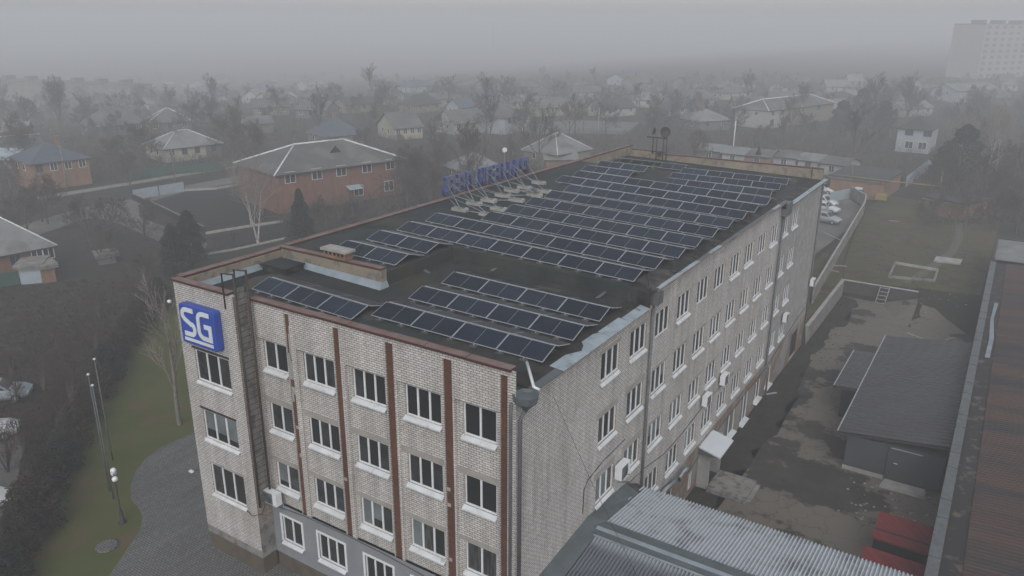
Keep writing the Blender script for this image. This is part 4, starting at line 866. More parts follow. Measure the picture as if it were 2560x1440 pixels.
sp = MB(); sp.mesh([(-1.5, -.55, 0), (1.5, -.5, 0), (1.4, .5, 0), (-1.3, .5, 0), (-1.45, -.5, .22), (1.4, -.45, .2), (1.35, .45, .25), (-1.25, .45, .25)], [(0, 3, 2, 1), (4, 5, 6, 7), (0, 1, 5, 4), (1, 2, 6, 5), (2, 3, 7, 6), (3, 0, 4, 7)], CONCL); sp.build('door_step', loc=(12.4, 31.45, -2.5), label='broken pale concrete step before the dark shed door', cat='step')
# small red roofed kennels
for i, (y0, lab) in enumerate(((21.35, 'small lean-to with red tiled roof standing against the workshop'), (17.6, 'second red tiled lean-to, half hidden by the corrugated annex roof'))):
    r_ = empty('lean_to', (13, y0, -2.5), label=lab, cat='lean-to', group='red roofed lean-tos by the workshop')
    b = MB(); y1 = y0+(2.6 if i == 0 else 2.2); xa = 11.7 if i == 0 else 11.5
    a = [(xa, y0, -.45), (14.7, y0, -.45), (14.7, y1, -.15), (xa, y1, -.15)]
    b.mesh([Vector(p)-Vector((13, y0, -2.5)) for p in a+[(x, y, z-.1) for x, y, z in a]], [(0, 1, 2, 3), (4, 7, 6, 5), (0, 4, 5, 1), (1, 5, 6, 2), (2, 6, 7, 3), (3, 7, 4, 0)], REDROOF); b.build('roof', r_)
    b = MB(); b.box((xa+.1-13, .3, -.3), (14.65-13, y1-y0-.1, 1.95), BLACK); b.build('wall', r_)
# ================================================================ YARD AND GARDEN WALLS
def wall_run(name, pts, h, t, mat, lab, cat, cap=None, zf=H, group=None, base=-.3, posts=0, pmat=None, panel=None):
    root = empty(name, (pts[0][0], pts[0][1], zf(*pts[0])), label=lab, cat=cat, group=group); o = Vector(root.location)
    b = MB(); c = MB(); pb = []
    for (x0, y0), (x1, y1) in zip(pts, pts[1:]):
        d = Vector((x1-x0, y1-y0, 0)); L = d.length; d.normalize(); n = Vector((-d.y, d.x, 0)); k = max(1, int(L/3))
        for i in range(k):
            P = Vector((x0, y0, 0))+d*(L*i/k); Q = Vector((x0, y0, 0))+d*(L*(i+1)/k-(.02 if panel else 0)); zp, zq = zf(P.x, P.y), zf(Q.x, Q.y)
            for m_, w, lo, hi, bb in ((mat, t, base, h, b),)+(((cap, t+.08, h, h+.07, c),) if cap else ()):
                vs = [P-n*w/2+Vector((0, 0, zp+lo)), Q-n*w/2+Vector((0, 0, zq+lo)), Q+n*w/2+Vector((0, 0, zq+lo)), P+n*w/2+Vector((0, 0, zp+lo)), P-n*w/2+Vector((0, 0, zp+hi)), Q-n*w/2+Vector((0, 0, zq+hi)), Q+n*w/2+Vector((0, 0, zq+hi)), P+n*w/2+Vector((0, 0, zp+hi))]
                bb.mesh([v-o for v in vs], [(0, 3, 2, 1), (4, 5, 6, 7), (0, 1, 5, 4), (1, 2, 6, 5), (2, 3, 7, 6), (3, 0, 4, 7)], m_)
            if posts: pb.append(P)
        if posts: pb.append(Vector((x1, y1, 0)))
    b.build('panel', root)
    if cap: c.build('cap', root)
    for P in pb:
        z = zf(P.x, P.y); q = MB(); q.box((P.x-posts-o.x, P.y-posts-o.y, z-.2-o.z), (P.x+posts-o.x, P.y+posts-o.y, z+h+.12-o.z), pmat or mat); q.build('post', root)
    return root
CWALL = noise_mat('concrete_fence_panel', (.215, .205, .185), (.15, .14, .12), .5, .9, c3=(.26, .25, .23), scale3=.9)
wall_run('concrete_fence', [(-1.0, 62.5), (-4.1, 112), (-4.9, 118), (-8.3, 124)], 2.0, .14, CWALL, 'long pale concrete panel fence between the parked cars and the lawn', 'fence', CONCL)
wall_run('retaining_wall', [(.2, 54.9), (.22, 73.35)], 1.95, .3, CWALL, 'double topped concrete retaining wall running from the far building corner', 'wall', CONCL, zf=lambda x, y: YARD)
wall_run('retaining_wall', [(.25, 73.35), (8.4, 73.35)], 1.9, .3, noise_mat('dark_wall', (.06, .058, .053), (.045, .042, .037), .8, .9), 'dark retaining wall with a ladder leaning on it', 'wall', CONCL, zf=lambda x, y: YARD)
def lad(p, q, w, lab, n=5):
    p, q = Vector(p), Vector(q); r_ = empty('leaning_ladder', p, label=lab, cat='ladder'); d = q-p; s = Vector((w, 0, 0))
    for k in (-.5, .5): b = MB(); b.tube([s*k, s*k+d], .05, CONCL, 4); b.build('rail', r_)
    b = MB()
    for i in range(n): t = (i+.5)/n; b.tube([s*-.5+d*t, s*.5+d*t], .045, CONCL, 4)
    b.build('rung', r_)
lad((4.7, 71.9, YARD), (4.9, 73.1, UP+.15), 1.0, 'pale wooden ladder leaning against the dark retaining wall')
# garden bed kerb, slab, pipes
gb = [G(2222, 695, UP), G(2238, 660, UP), G(2344, 678, UP), G(2335, 705, UP)]
b = MB()
r_ = empty('garden_bed', (*gb[0], UP), label='rectangular garden bed edged with concrete beams on the upper lawn', cat='garden bed')
for i in range(4):
    b = MB(); P, Q = Vector((*gb[i], 0))-Vector((*gb[0], 0)), Vector((*gb[(i+1) % 4], 0))-Vector((*gb[0], 0)); d = (Q-P).normalized(); n = Vector((-d.y, d.x, 0))*.12
    vs = [P-n, Q-n, Q+n, P+n]; b.mesh(vs+[v+Vector((0, 0, .32)) for v in vs], [(4, 5, 6, 7), (0, 1, 5, 4), (1, 2, 6, 5), (2, 3, 7, 6), (3, 0, 4, 7)], CONC if i != 1 else CONCL); b.build('kerb_beam', r_)
c = [Vector((*G(x, y, UP), UP)) for x, y in ((2334, 655), (2340, 643), (2406, 651), (2400, 663))]
b = MB(); b.mesh([v-c[0] for v in c]+[v-c[0]+Vector((0, 0, .16)) for v in c], [(4, 5, 6, 7), (0, 1, 5, 4), (1, 2, 6, 5), (2, 3, 7, 6), (3, 0, 4, 7)], CONCL); b.build('concrete_slab', loc=c[0], label='pale broken concrete slab lying on the upper lawn behind the garden bed', cat='slab')
for i, (px, py, L, a, lab) in enumerate(((2100, 665, 1.6, 20, 'plank lying in the grass by the concrete fence'), (2085, 678, 1.2, -10, 'short plank in the grass below the concrete fence'), (1925, 985, 1.3, 50, 'pale plank lying on the yard beside the basement wall'), (2235, 553, 1.5, 5, 'pale pipe lying on the lawn near the trodden path'), (2300, 845, 3.0, 150, 'pale beam poking out behind the ribbed shed roof'), (2375, 848, 1.2, 60, 'short pale stick behind the ribbed shed roof'))):
    z = UP if py < 700 else YARD; x, y = G(px, py, z); b = MB(); T = Matrix.Rotation(R(a), 4, 'Z'); b.box((-L/2, -.08, 0), (L/2, .08, .07), CONCL, T); b.build('plank', loc=(x, y, H(x, y)), label=lab, cat='plank')
rj = random.Random(3)
b = MB()
for i in range(110):
    x, y = (rj.uniform(9, 14.3), rj.uniform(26, 32)) if i < 60 else (rj.uniform(6.5, 14), rj.uniform(66, 76)) if i < 110 else (rj.uniform(.6, 2.6), rj.uniform(28, 70)); s = rj.uniform(.03, .14)
    z = H(x, y); b.lathe([(s, 0), (s*.8, s*.4), (0, s*.55)], (CONC, YARDM, CONC, BASEW)[i % 4], 5, (x, y, z), False)
b.build('rubble', kind='stuff')
# ================================================================ LAMP, FLAG POLES
lp = empty('street_lamp', (-26.24, -2.49, 0), label='black lamp post with three white globes on the lawn', cat='street lamp')
b = MB(); b.lathe([(.22, 0), (.22, .1), (.13, .2), (.11, .8), (.05, 1.0), (.045, 3.0)], DARKM, 10); b.build('post', lp)
b = MB()
for s in (-1, 1): b.tube([(0, 0, 2.75), (.2*s, -.1*s, 2.85), (.3*s, -.15*s, 3.05)], .025, DARKM, 5)
b.tube([(0, 0, 2.9), (0, 0, 3.35)], .03, DARKM, 5); b.build('arm', lp)
GLOBE = noise_mat('lamp_globe', (.75, .75, .74), (.68, .68, .67), 2, .35)
for (x, y, z) in ((.3, -.15, 3.2), (-.3, .15, 3.25), (-.02, .01, 3.58)):
    b = MB(); b.lathe([(.17*math.sin(R(a)), -.17*math.cos(R(a))) for a in range(0, 181, 20)], GLOBE, 12, (x, y, z)); b.build('globe', lp)
for (px, py), (tx, ty), lab in (((275, 1228), (218, 938), 'flag pole farthest from the lamp post'), ((284, 1248), (230, 966), 'middle flag pole, shortest in view, above the lamp post'), ((282, 1150), (232, 899), 'flag pole rising highest, nearest the stair tower')):
    x, y = G(px, py); t = at(tx, ty, Y=y); r_ = empty('flag_pole', (x, y, 0), label=lab+', bare pale steel', cat='flag pole', group='three bare flag poles on the lawn')
    b = MB(); hgt = max(5, t.z); b.tube([(0, 0, 0), (0, 0, hgt)], .05, PIPE, 8, .035); b.build('pole', r_); b = MB(); b.lathe([(0, 0), (.09, .06), (.09, .12), (0, .18)], WHITE, 8, (0, 0, hgt)); b.build('finial', r_)
x, y = G(268, 1366); b = MB(); b.lathe([(.62, 0), (.62, .08), (.5, .12), (0, .12)], PAVE, 16); b.build('manhole_cover', loc=(x, y, .01), label='round concrete manhole cover in the lawn near the paving', cat='manhole cover')
# ================================================================ VEGETATION
def perp(d):
    a = d.cross(Vector((0, 0, 1)))
    return a.normalized() if a.length > .1 else Vector((1, 0, 0))
def bare_tree(seed, h=9, spread=.5, levels=4, kids_=(5, 5, 5, 4), trunk=.32, r0=.16, up=.25, first=.3, thin=.010, birch=False, multi=1, twigmat=None, barkmat=None, droop=0):
    rd_ = random.Random(seed); tb = MB(); cb = MB()
    bm_ = barkmat or (BIRCH if birch else BARK); tm_ = twigmat or (BIRCHT if birch else TWIG)
    def branch(p, d, L, r, lv):
        k = 4 if lv == 0 else 3 if lv < 3 else 2; pts = [p]; q = p.copy(); dd = d.copy()
        for i in range(k):
            dd = (dd+Vector((rd_.uniform(-1, 1), rd_.uniform(-1, 1), rd_.uniform(-.5, .8)))*(.10 if lv == 0 else .22)+Vector((0, 0, up*.35-droop*lv*.12))).normalized(); q = q+dd*L/k; pts.append(q.copy())
        mb = tb if lv == 0 else cb
        mb.tube(pts, r, bm_ if lv < 2 else tm_, 6 if lv == 0 else 4 if lv == 1 else 3, r*(.35 if lv == 0 else .3), caps=False)
        if lv >= levels: return
        nk = kids_[min(lv, len(kids_)-1)]
        for i in range(nk):
            t = first+(1-first)*(i+rd_.random())/nk if lv == 0 else .25+.75*(i+rd_.random())/nk
            f = t*k; j = min(int(f), k-1); pp = pts[j].lerp(pts[j+1], f-j); ddir = (pts[j+1]-pts[j]).normalized()
            a = perp(ddir); a.rotate(Matrix.Rotation(rd_.uniform(0, 6.283), 3, ddir)); w = spread*rd_.uniform(.7, 1.3)*(1.2 if lv == 0 else 1)
            nd = (ddir*math.cos(w)+a*math.sin(w)).normalized()
            branch(pp, nd, L*(rd_.uniform(.42, .62) if lv == 0 else rd_.uniform(.5, .75))*(1.15-.5*t), max(thin, r*(1-.6*t)*.5), lv+1)
    for m_ in range(multi):
        a = rd_.uniform(0, 6.28) if multi > 1 else 0; d = Vector((math.cos(a)*.18, math.sin(a)*.18, 1)).normalized() if multi > 1 else Vector((rd_.uniform(-.05, .05), rd_.uniform(-.05, .05), 1))
        branch(Vector((0, 0, -.1)), d, h*(.8 if multi == 1 else rd_.uniform(.65, .85)), r0, 0)
    return tb, cb
PROTO = {}
def tree_proto(key, **k):
    tb, cb = bare_tree(**k); PROTO[key] = (tb, cb, [])
    return key
tree_proto('a', seed=1, h=9, spread=.8, kids_=(10, 6, 5, 4), levels=4, r0=.2, thin=.026)
tree_proto('b', seed=2, h=10, spread=.55, kids_=(9, 6, 4, 4), levels=4, r0=.2, thin=.026, up=.4)
tree_proto('c', seed=3, h=7, spread=.95, kids_=(9, 7, 6, 4), levels=4, r0=.17, thin=.026, first=.2)
tree_proto('d', seed=4, h=8, spread=.85, kids_=(11, 6, 6, 4), levels=4, r0=.18, thin=.026, first=.22)
tree_proto('e', seed=5, h=12, spread=.45, kids_=(10, 6, 5, 3), levels=4, r0=.2, thin=.026, first=.25, up=.3)
tree_proto('bush', seed=6, h=3.2, spread=.8, kids_=(5, 5, 4), levels=3, r0=.05, thin=.012, first=.1, multi=5, twigmat=TWIGR)
tree_proto('birch', seed=11, h=11, spread=.5, kids_=(9, 6, 5, 3), levels=4, r0=.15, thin=.014, birch=True, first=.3, up=.5)
tree_proto('birch2', seed=12, h=10, spread=.55, kids_=(8, 6, 5, 3), levels=4, r0=.14, thin=.014, birch=True, first=.25, up=.5, multi=2)
def evergreen(seed, h, r, n, mat, shape='cone'):
    rd_ = random.Random(seed); b = MB()
    for i in range(n):
        t = rd_.random()**.8; z = h*(.06+.94*t)
        rr = r*((1-t)**.75 if shape == 'cone' else (1-t**2.2)**.6)*(1+.18*math.sin(t*23+seed))
        a = rd_.uniform(0, 6.283); q = rr*(rd_.random()**.35); c = Vector((q*math.cos(a), q*math.sin(a), z)); s = rd_.uniform(.10, .26)*(h/4)**.5
        u = Vector((rd_.uniform(-1, 1), rd_.uniform(-1, 1), rd_.uniform(-.6, 1))).normalized(); v = perp(u).cross(u) if False else perp(u)
        v.rotate(Matrix.Rotation(rd_.uniform(0, 6.283), 3, u)); out = Vector((math.cos(a), math.sin(a), .5))
        b.poly([c-v*s*.45, c+u*s*.2+v*s*.0+out*s*.5, c+v*s*.45, c+u*s*1.2], mat)
    tk = MB(); tk.tube([(0, 0, -.1), (0, 0, h*.8)], .03*h, BARK, 6, .01)
    return tk, b
for k_, a_ in (('hedge1', (21, 3.2, 1.15, 2600, EVB, 'r')), ('hedge2', (22, 3.0, 1.2, 2600, EVG, 'r')), ('juniper', (23, 6.5, 1.6, 3600, EVG, 'r')), ('spruce', (24, 9, 2.4, 4200, EVG, 'cone')), ('pine', (25, 11, 4.0, 5200, EVG, 'r'))): PROTO[k_] = (*evergreen(*a_), [])
def plant(key, x, y, s, rz, lab, cat='tree', group=None, name='tree', z=None, sx=1):
    tb, cb, inst = PROTO[key]; z = H(x, y) if z is None else z
    if not inst:
        root = empty(name, (x, y, z), rz, lab, cat, group); tb.build('trunk', root); cb.build('crown' if key not in ('bush', 'hedge1', 'hedge2') else 'foliage', root); inst.append(root)
    else:
        root = copy_tree(inst[0]); root.name = name; root.location = (x, y, z); root.rotation_euler = (0, 0, rz); root['label'] = lab; root['category'] = cat
        if group: root['group'] = group
        elif 'group' in root: del root['group']
    root.scale = (s*sx, s*sx, s); return root
def plantpx(key, px, py, s, lab, z=None, **k):
    zz = 0 if z is None else z; x, y = G(px, py, zz); return plant(key, x, y, s, random.uniform(0, 6.28), lab, **k)
# big pale tree at the tower
tb, cb = bare_tree(seed=31, h=13.0, spread=.40, kids_=(7, 5, 4, 3), levels=4, r0=.24, thin=.016, birch=False, first=.3, up=.25, twigmat=noise_mat('pale_twigs', (.26, .225, .195), (.34, .30, .26), 2, .9), barkmat=noise_mat('pale_bark', (.24, .21, .18), (.14, .125, .11), 2, .9))
x, y = G(449, 1062); r_ = empty('bare_tree', (x, y, 0), R(150), 'big pale bare tree leaning beside the stair tower', 'tree'); tb.build('trunk', r_); cb.build('crown', r_); r_.scale = (.74, .74, .82)
plantpx('birch2', 645, 610, 1.1, 'white barked birch in front of the big brick house', name='birch_tree')
plantpx('birch', 628, 560, .85, 'slim birch behind the white barked birch by the brick house', name='birch_tree')
plantpx('juniper', 442, 690, .95, 'left one of two dark conical junipers behind the front left roof corner', name='juniper')
plantpx('juniper', 482, 665, 1.05, 'right one of two dark conical junipers behind the front left roof corner', name='juniper')
plantpx('spruce', 757, 615, .85, 'dark spruce between the brick house and the office roof', name='spruce_tree')
hedge_names = ['nearest', 'second', 'third', 'fourth', 'fifth', 'sixth', 'seventh', 'eighth', 'ninth', 'tenth', 'eleventh', 'twelfth', 'thirteenth', 'fourteenth']
hp = [(20, 1470), (55, 1390), (95, 1320), (125, 1240), (160, 1180), (190, 1120), (222, 1060), (250, 1000), (275, 950), (300, 905), (325, 865), (350, 830), (375, 800), (400, 775)]
for i, (px, py) in enumerate(hp):
    x, y = G(px, py); plant('hedge1' if i % 4 else 'hedge2', x, y, random.uniform(.8, 1.15), random.uniform(0, 6), f'{hedge_names[i]} bushy conifer of the lawn edge row, counted from the lamp post end' if i else 'nearest bushy conifer of the lawn edge row, below the lamp post', 'shrub', 'conifer row along the lawn edge', 'conifer_shrub', sx=random.uniform(.9, 1.25))
# shrubs in the allotment
bushes = [(40, 1010), (110, 980), (150, 1060), (60, 1130), (170, 930), (90, 900), (30, 940), (200, 870), (250, 800), (130, 850), (330, 760), (360, 705), (70, 840), (180, 1010), (240, 880), (20, 1180)]
bl_ = ['beside the pale covered car', 'right of the pale covered car', 'between the covered car and the conifer row', 'above the parked white car', 'behind the first flag pole tops', 'behind the pale covered car', 'at the edge beside the covered car', 'left of the flag pole tops', 'on the dark soil below the junipers', 'on open allotment ground', 'left of the pale tree crown', 'beneath the two junipers', 'farther out on the allotment', 'near the middle of the conifer row', 'behind the conifer row top', 'next to the kerbside white car']
for (px, py), nm in zip(bushes, bl_): plantpx('bush', px, py, random.uniform(.8, 1.35), 'reddish leafless shrub '+nm, cat='shrub', group='leafless shrubs on the allotment', name='bare_shrub')

SCR = noise_mat('dry_scrub', (.060, .042, .027), (.036, .030, .018), .5, .95, rnd=0)
def tufts(name, region, n, smin, smax, mat, seed, zf=None):
    b = MB(); ru = random.Random(seed); k = 0
    while k < n:
        px, py = ru.uniform(-40, 2560), ru.uniform(560, 1470)
        if not region(px, py): continue
        x, y = G(px, py) if zf is None else G(px, py, zf); c = Vector((x, y, H(x, y))); k += 1; s_ = ru.uniform(smin, smax)
        for q in range(8):
            a = ru.uniform(0, 6.283); l = s_*ru.uniform(.6, 1.3); t = Vector((math.cos(a)*l*ru.uniform(.2, .9), math.sin(a)*l*ru.uniform(.2, .9), l*.8)); w = Vector((-math.sin(a), math.cos(a), 0))*.02*(1+s_)
            o_ = Vector((ru.uniform(-.4, .4)*s_, ru.uniform(-.4, .4)*s_, -.05)); b.poly([c+o_-w, c+o_+w, c+o_+t], mat); b.poly([c+o_+t*.4-w, c+o_+t*.4+w, c+o_+t*.4+Vector((t.y, -t.x, t.z*.7))*.6], mat)
    b.build(name, kind='stuff')
def left_scrub(px, py):
    if py < 700 or px < -40: return False
    xl = 30+(1420-py)*(400-30)/(1420-740)
    return px < xl and not (px < 60 and py > 1080)
tufts('dry_scrub', left_scrub, 3400, .12, .55, SCR, 41)
tufts('weeds', lambda px, py: (2010 < px < 2480 and 540 < py < 720 and px > 2160-(py-520)*.9) or (2020 < px < 2110 and 700 < py < 860), 900, .06, .22, SCR, 42, UP)
# ================================================================ TOWN
def Gh(px, py, dz=0):
    z = 0
    for _ in range(8): p = at(px, py, Z=z+dz); z = H(p.x, p.y)
    return Vector((p.x, p.y, z))
LAND = []
def house(pl_, pr_, h, depth, roof, rise, wm, rm, label, wins=3, storeys=1, cap=None, chim=1, name='house', over=.4, winm=None, half=None, cat='house', gm=None, dormer=False, group=None, flip=0, base_label=None, snow=0):
    P, Q = Gh(*pl_, dz=h), Gh(*pr_, dz=h); z0 = min(P.z, Q.z); d = Vector((Q.x-P.x, Q.y-P.y, 0)); L = d.length; rz = math.atan2(d.y, d.x)
    r_ = empty(name, (P.x, P.y, z0), rz, label, cat, group); LAND.append((Vector(((P.x+Q.x)/2, (P.y+Q.y)/2, 0)), label))
    D = depth; b = MB()
    b.box((0, 0, -1.5), (L, D, h), wm)
    if half: b.box((0-.02, -.03, -1), (L*half[0], D*.98, h-.05), half[1])
    e = .25; hi = D/2; gmat = gm or wm; hv = h+rise
    if roof == 'gable':
        b.poly([(-.001, 0, h), (-.001, hi, hv-.08), (-.001, D, h)], gmat); b.poly([(L+.001, 0, h), (L+.001, D, h), (L+.001, hi, hv-.08)], gmat)
    b.build('wall', r_)
    o = over; k = rise/hi; rb = MB(); ze = h-o*k
    def quad(p, m=rm): rb.poly(p, m); rb.poly([(x, y, z-.10) for x, y, z in p][::-1], m)
    if roof == 'gable':
        quad([(-o, -o, ze), (L+o, -o, ze), (L+o, hi, hv), (-o, hi, hv)]); quad([(-o, hi, hv), (L+o, hi, hv), (L+o, D+o, ze), (-o, D+o, ze)])
        rb.poly([(-o, -o, ze-.1), (-o, -o, ze), (-o, hi, hv), (-o, hi, hv-.1)], rm)
        rid = [((-o, hi, hv), (L+o, hi, hv))]
    elif roof == 'hip':
        x0, x1 = min(hi, L*.48), L-min(hi, L*.48)
        quad([(-o, -o, ze), (L+o, -o, ze), (x1, hi, hv), (x0, hi, hv)]); quad([(L+o, -o, ze), (L+o, D+o, ze), (x1, hi, hv)]); quad([(L+o, D+o, ze), (-o, D+o, ze), (x0, hi, hv), (x1, hi, hv)]); quad([(-o, D+o, ze), (-o, -o, ze), (x0, hi, hv)])
        rid = [((x0, hi, hv), (x1, hi, hv)), ((-o, -o, ze), (x0, hi, hv)), ((L+o, -o, ze), (x1, hi, hv)), ((-o, D+o, ze), (x0, hi, hv)), ((L+o, D+o, ze), (x1, hi, hv))]
    else:
        rb.box((-o, -o, h), (L+o, D+o, h+.25), rm); rid = []
    rb.poly([(-o, -o, ze-.18), (L+o, -o, ze-.18), (L+o, -o, ze-.02), (-o, -o, ze-.02)], DARKM if roof != 'flat' else CONC)
    ro = rb.build('roof', r_)
    if cap and rid:
        c = MB()
        for p, q in rid: c.tube([Vector(p)+Vector((0, 0, .05)), Vector(q)+Vector((0, 0, .05))], .17 if L > 16 else .10, cap, 4)
        c.build('ridge_cap', ro)
    if chim and roof != 'flat':
        c = MB(); cx = L*random.uniform(.3, .7); c.box((cx, hi-.3, h+rise*.4), (cx+.6, hi+.25, hv+.9), ORBR if random.random() < .6 else GREYW); c.box((cx-.06, hi-.36, hv+.9), (cx+.66, hi+.31, hv+1.0), CONC); c.build('chimney', ro)
    for s_ in range(storeys):
        zz = (h-1.75) if s_ == storeys-1 else .95; n = wins if isinstance(wins, int) else len(wins[s_])
        for i in range(n):
            x = L*(i+.5)/n if isinstance(wins, int) else L*wins[s_][i]
            wb = MB(); w, hh = (.62, 1.35) if storeys == 1 else (.92, 1.75)
            wm_ = winm or (WHITE if random.random() < .6 else GREYW)
            wb.box((x-w, -.06-(.03 if half else 0), zz-.02), (x+w, -.01, zz+hh+.02), wm_)
            wo_ = wb.build('window', r_); pn = MB()
            yb = -.066-(.03 if half else 0)
            for a, c_ in ((x-w+.08, x-.04), (x+.04, x+w-.08)): pn.poly([(a, yb, zz+.06), (c_, yb, zz+.06), (c_, yb, zz+hh-.06), (a, yb, zz+hh-.06)], GLASSW)
            pn.build('pane', wo_)
    if wins and storeys == 1 or dormer:
        for y in (D*.35, D*.68):
            wb = MB(); wb.box((-.06, y-.5, h-1.8), (-.01, y+.5, h-.5), WHITE); wo_ = wb.build('window', r_); pn = MB(); pn.poly([(-.066, y+.42, h-1.7), (-.066, y-.42, h-1.7), (-.066, y-.42, h-.6), (-.066, y+.42, h-.6)], GLASSW); pn.build('pane', wo_)
    return r_
bh = house((689, 434), (1003, 394), 6.4, 14.0, 'hip', 3.0, REDBR, ROOFG, 'two storey red brick house with grey hipped roof and pale ridge caps', [[.62, .88], [.10, .30, .49, .70, .90]], 2, SLATEW, 0, over=.55, winm=WHITE)
dm = MB(); dm.mesh([(0, 0, 0), (2.2, 0, 0), (2.2, 1.6, .9), (0, 1.6, .9), (1.1, -.1, 1.1), (1.1, 1.9, 1.2)], [(0, 4, 5, 3), (4, 1, 2, 5)], ROOFG); dm.poly([(0, 0, 0), (2.2, 0, 0), (1.1, -.1, 1.1)], BLACK); d_ = dm.build('dormer', bh); d_.location = (11.5, 3.6, 7.95)
hb_ = MB(); hb_.mesh([(0, 0, 0), (2.6, 0, 0), (2.6, -1.5, -.5), (0, -1.5, -.5)], [(0, 1, 2, 3)], PALEF); hb_ = hb_.build('porch_roof', bh); hb_.location = (12.0, -.01, 2.9)
house((410, 371), (552, 356), 3.1, 10, 'hip', 2.8, GREYW, ROOFL, 'long single storey house with cream front, pale hipped roof and green fence', [[.12, .34, .56, .86]], 1, SLATEW, 1, half=(.72, CREAM))
house((76, 408), (220, 392), 5.0, 11, 'hip', 2.6, ORBR, ROOFB, 'brown brick house with blue grey hipped roof above dark carport arches', 4, 1, None, 1)
house((240, 314), (365, 303), 3.0, 10, 'hip', 4.2, GREYW, ROOFG, 'broad grey house with white pipe standing out of its roof', 3, 1, None, 1)
house((6, 328), (66, 324), 2.8, 7, 'gable', 1.9, WOODG, ROOFL, 'small hut with pale metal roof near the photo edge behind the blue grey roof', 1, 1, None, 0)
house((-30, 378), (110, 366), 3.2, 8, 'gable', 2.2, GREYW, ROOFG, 'low grey roofed house directly behind the blue grey hipped roof', 2, 1, SLATEW, 1)
house((-60, 395), (28, 398), 2.8, 7, 'gable', 1.6, BEIGE, PALEF, 'shed with pale bluish sheet roof left of the carport house', 1, 1, None, 0)
house((370, 306), (478, 301), 3.0, 10, 'hip', 3.0, GREYW, ROOFG, 'long grey roofed house behind the cream fronted house', 3, 1, SLATEW, 0)
house((478, 283), (560, 280), 3.0, 9, 'gable', 2.6, GREYW, ROOFG, 'hazy grey gabled house with pale windows above the cream fronted house roof', 3)
house((325, 256), (392, 254), 3.0, 8, 'gable', 1.6, WHITEW, ROOFL, 'far low building with a row of whitish roof sheets', 2, 1, None, 0)
house((-25, 222), (60, 221), 5.6, 10, 'gable', 1.2, PALEB, ROOFG, 'pale bluish two storey building in the haze near the photo edge', 3, 2, None, 0)
house((986, 320), (1056, 315), 3.1, 10.5, 'gable', 3.4, CREAM, ROOFG, 'cream gabled house with grey roof beyond the red brick house', 4, 1, None, 1, gm=CREAM)
house((1136, 308), (1212, 301), 3.2, 9, 'gable', 3.0, WHITEW, ROOFG, 'white gabled house with bare white front beside the cream gabled house', 4, 1, None, 0, gm=WHITEW)
house((818, 340), (908, 332), 3.0, 11, 'hip', 3.8, BEIGE, ROOFB, 'dull blue roofed house between the cream gabled house and the brick house', 2, 1, None, 1)
house((632, 268), (722, 264), 3.0, 9, 'gable', 2.4, BEIGE, ROOFG, 'hazy house with two white windows above the brick house roof', 3)
house((596, 310), (682, 306), 2.8, 7, 'gable', 1.6, WOODG, ROOFG, 'low outbuilding with dull grey roof behind the brick house', 1, 1, None, 0)
house((655, 246), (712, 244), 2.8, 8, 'gable', 1.5, WHITEW, ROOFL, 'far low house with bright roof edge above the brick house', 2, 1, None, 0)
house((1165, 428), (1262, 418), 3.0, 9, 'hip', 2.6, GREYW, ROOFL, 'grey hipped roof house close behind the rooftop sign', 2, 1, None, 0)
house((1394, 384), (1476, 370), 3.4, 9.5, 'hip', 3.2, BEIGE, ROOFL, 'pale grey roofed house with brick chimney beyond the roof parapet', 1, 1, SLATEW, 1)
house((1365, 398), (1444, 397), 2.3, 6, 'gable', .9, ORBR, ROOFL, 'low shed with pale corrugated roof in front of the grey house with brick chimney', 0, 1, None, 0, name='shed', cat='shed')
house((1262, 294), (1326, 283), 4.6, 13, 'hip', 2.8, WHITEW, ROOFG, 'large hipped house with white and teal side at the open dirt field', 3, 1, None, 0, half=(.3, PALEB))
house((1922, 275), (2085, 256), 5.4, 11, 'hip', 2.4, BEIGE, ROOFG, 'long two storey house with white painted corner and hipped roof', [[.06, .3], [.06, .2, .5, .75]], 2, SLATEW, 0, half=(.22, WHITEW), dormer=True)
house((1750, 302), (1828, 298), 3.0, 10, 'hip', 2.6, GREYW, ROOFL, 'grey house with light ragged roof left of the white cornered house', 2)
for (a, b_, hh_, wm_, rm_, lab) in (((1744, 372), (1802, 378), 2.2, GREYW, ROOFL, 'garage with light sagging roof, first of the row behind the rear parapet'), ((1806, 379), (1858, 386), 2.3, WHITEW, ROOFL, 'garage with light roof beside the white pole behind the rear parapet'), ((1862, 384), (1926, 392), 2.4, ORBR, ROOFG, 'brown garage with two narrow white doors behind the rear parapet'),
      ((1932, 388), (1990, 395), 2.4, PALEB, ROOFG, 'garage with pale blue door and dark gabled roof behind the rear parapet'), ((1996, 396), (2048, 403), 2.4, WHITEW, ROOFL, 'whitish garage in the middle of the row behind the rear parapet'), ((2050, 404), (2112, 413), 2.5, WHITEW, ROOFG, 'broad white garage at the near end of the row, beside the flat roofed brick block')):
    house(a, b_, hh_, 7, 'gable', 1.0, wm_, rm_, lab, 1, 1, None, 0, name='garage', cat='garage', group='garages behind the rear parapet')
house((2246, 318), (2330, 324), 5.8, 10, 'hip', 2.6, PALEB, ROOFD, 'two storey house with pale blue upper front and dark roof', [[.4, .8], [.35, .9]], 2, None, 0)
house((2078, 440), (2212, 455), 3.4, 13, 'flat', .3, ORBR, ROOFD, 'flat roofed orange brick block with blue door by the concrete fence', 0, 1, None, 0)
house((2316, 494), (2412, 512), 2.6, 7, 'flat', .2, ORBR, ROOFD, 'low rusty brick shed overgrown by bare bushes', 0, 1, None, 0, name='shed', cat='shed')
house((-70, 645), (130, 608), 3.4, 9, 'hip', 3.4, REDBR, SLATE if False else ROOFL, 'near house with pale corrugated roof and red brick wall at the photo edge', [[.5, .78, .93]], 1, SLATEW, 0)
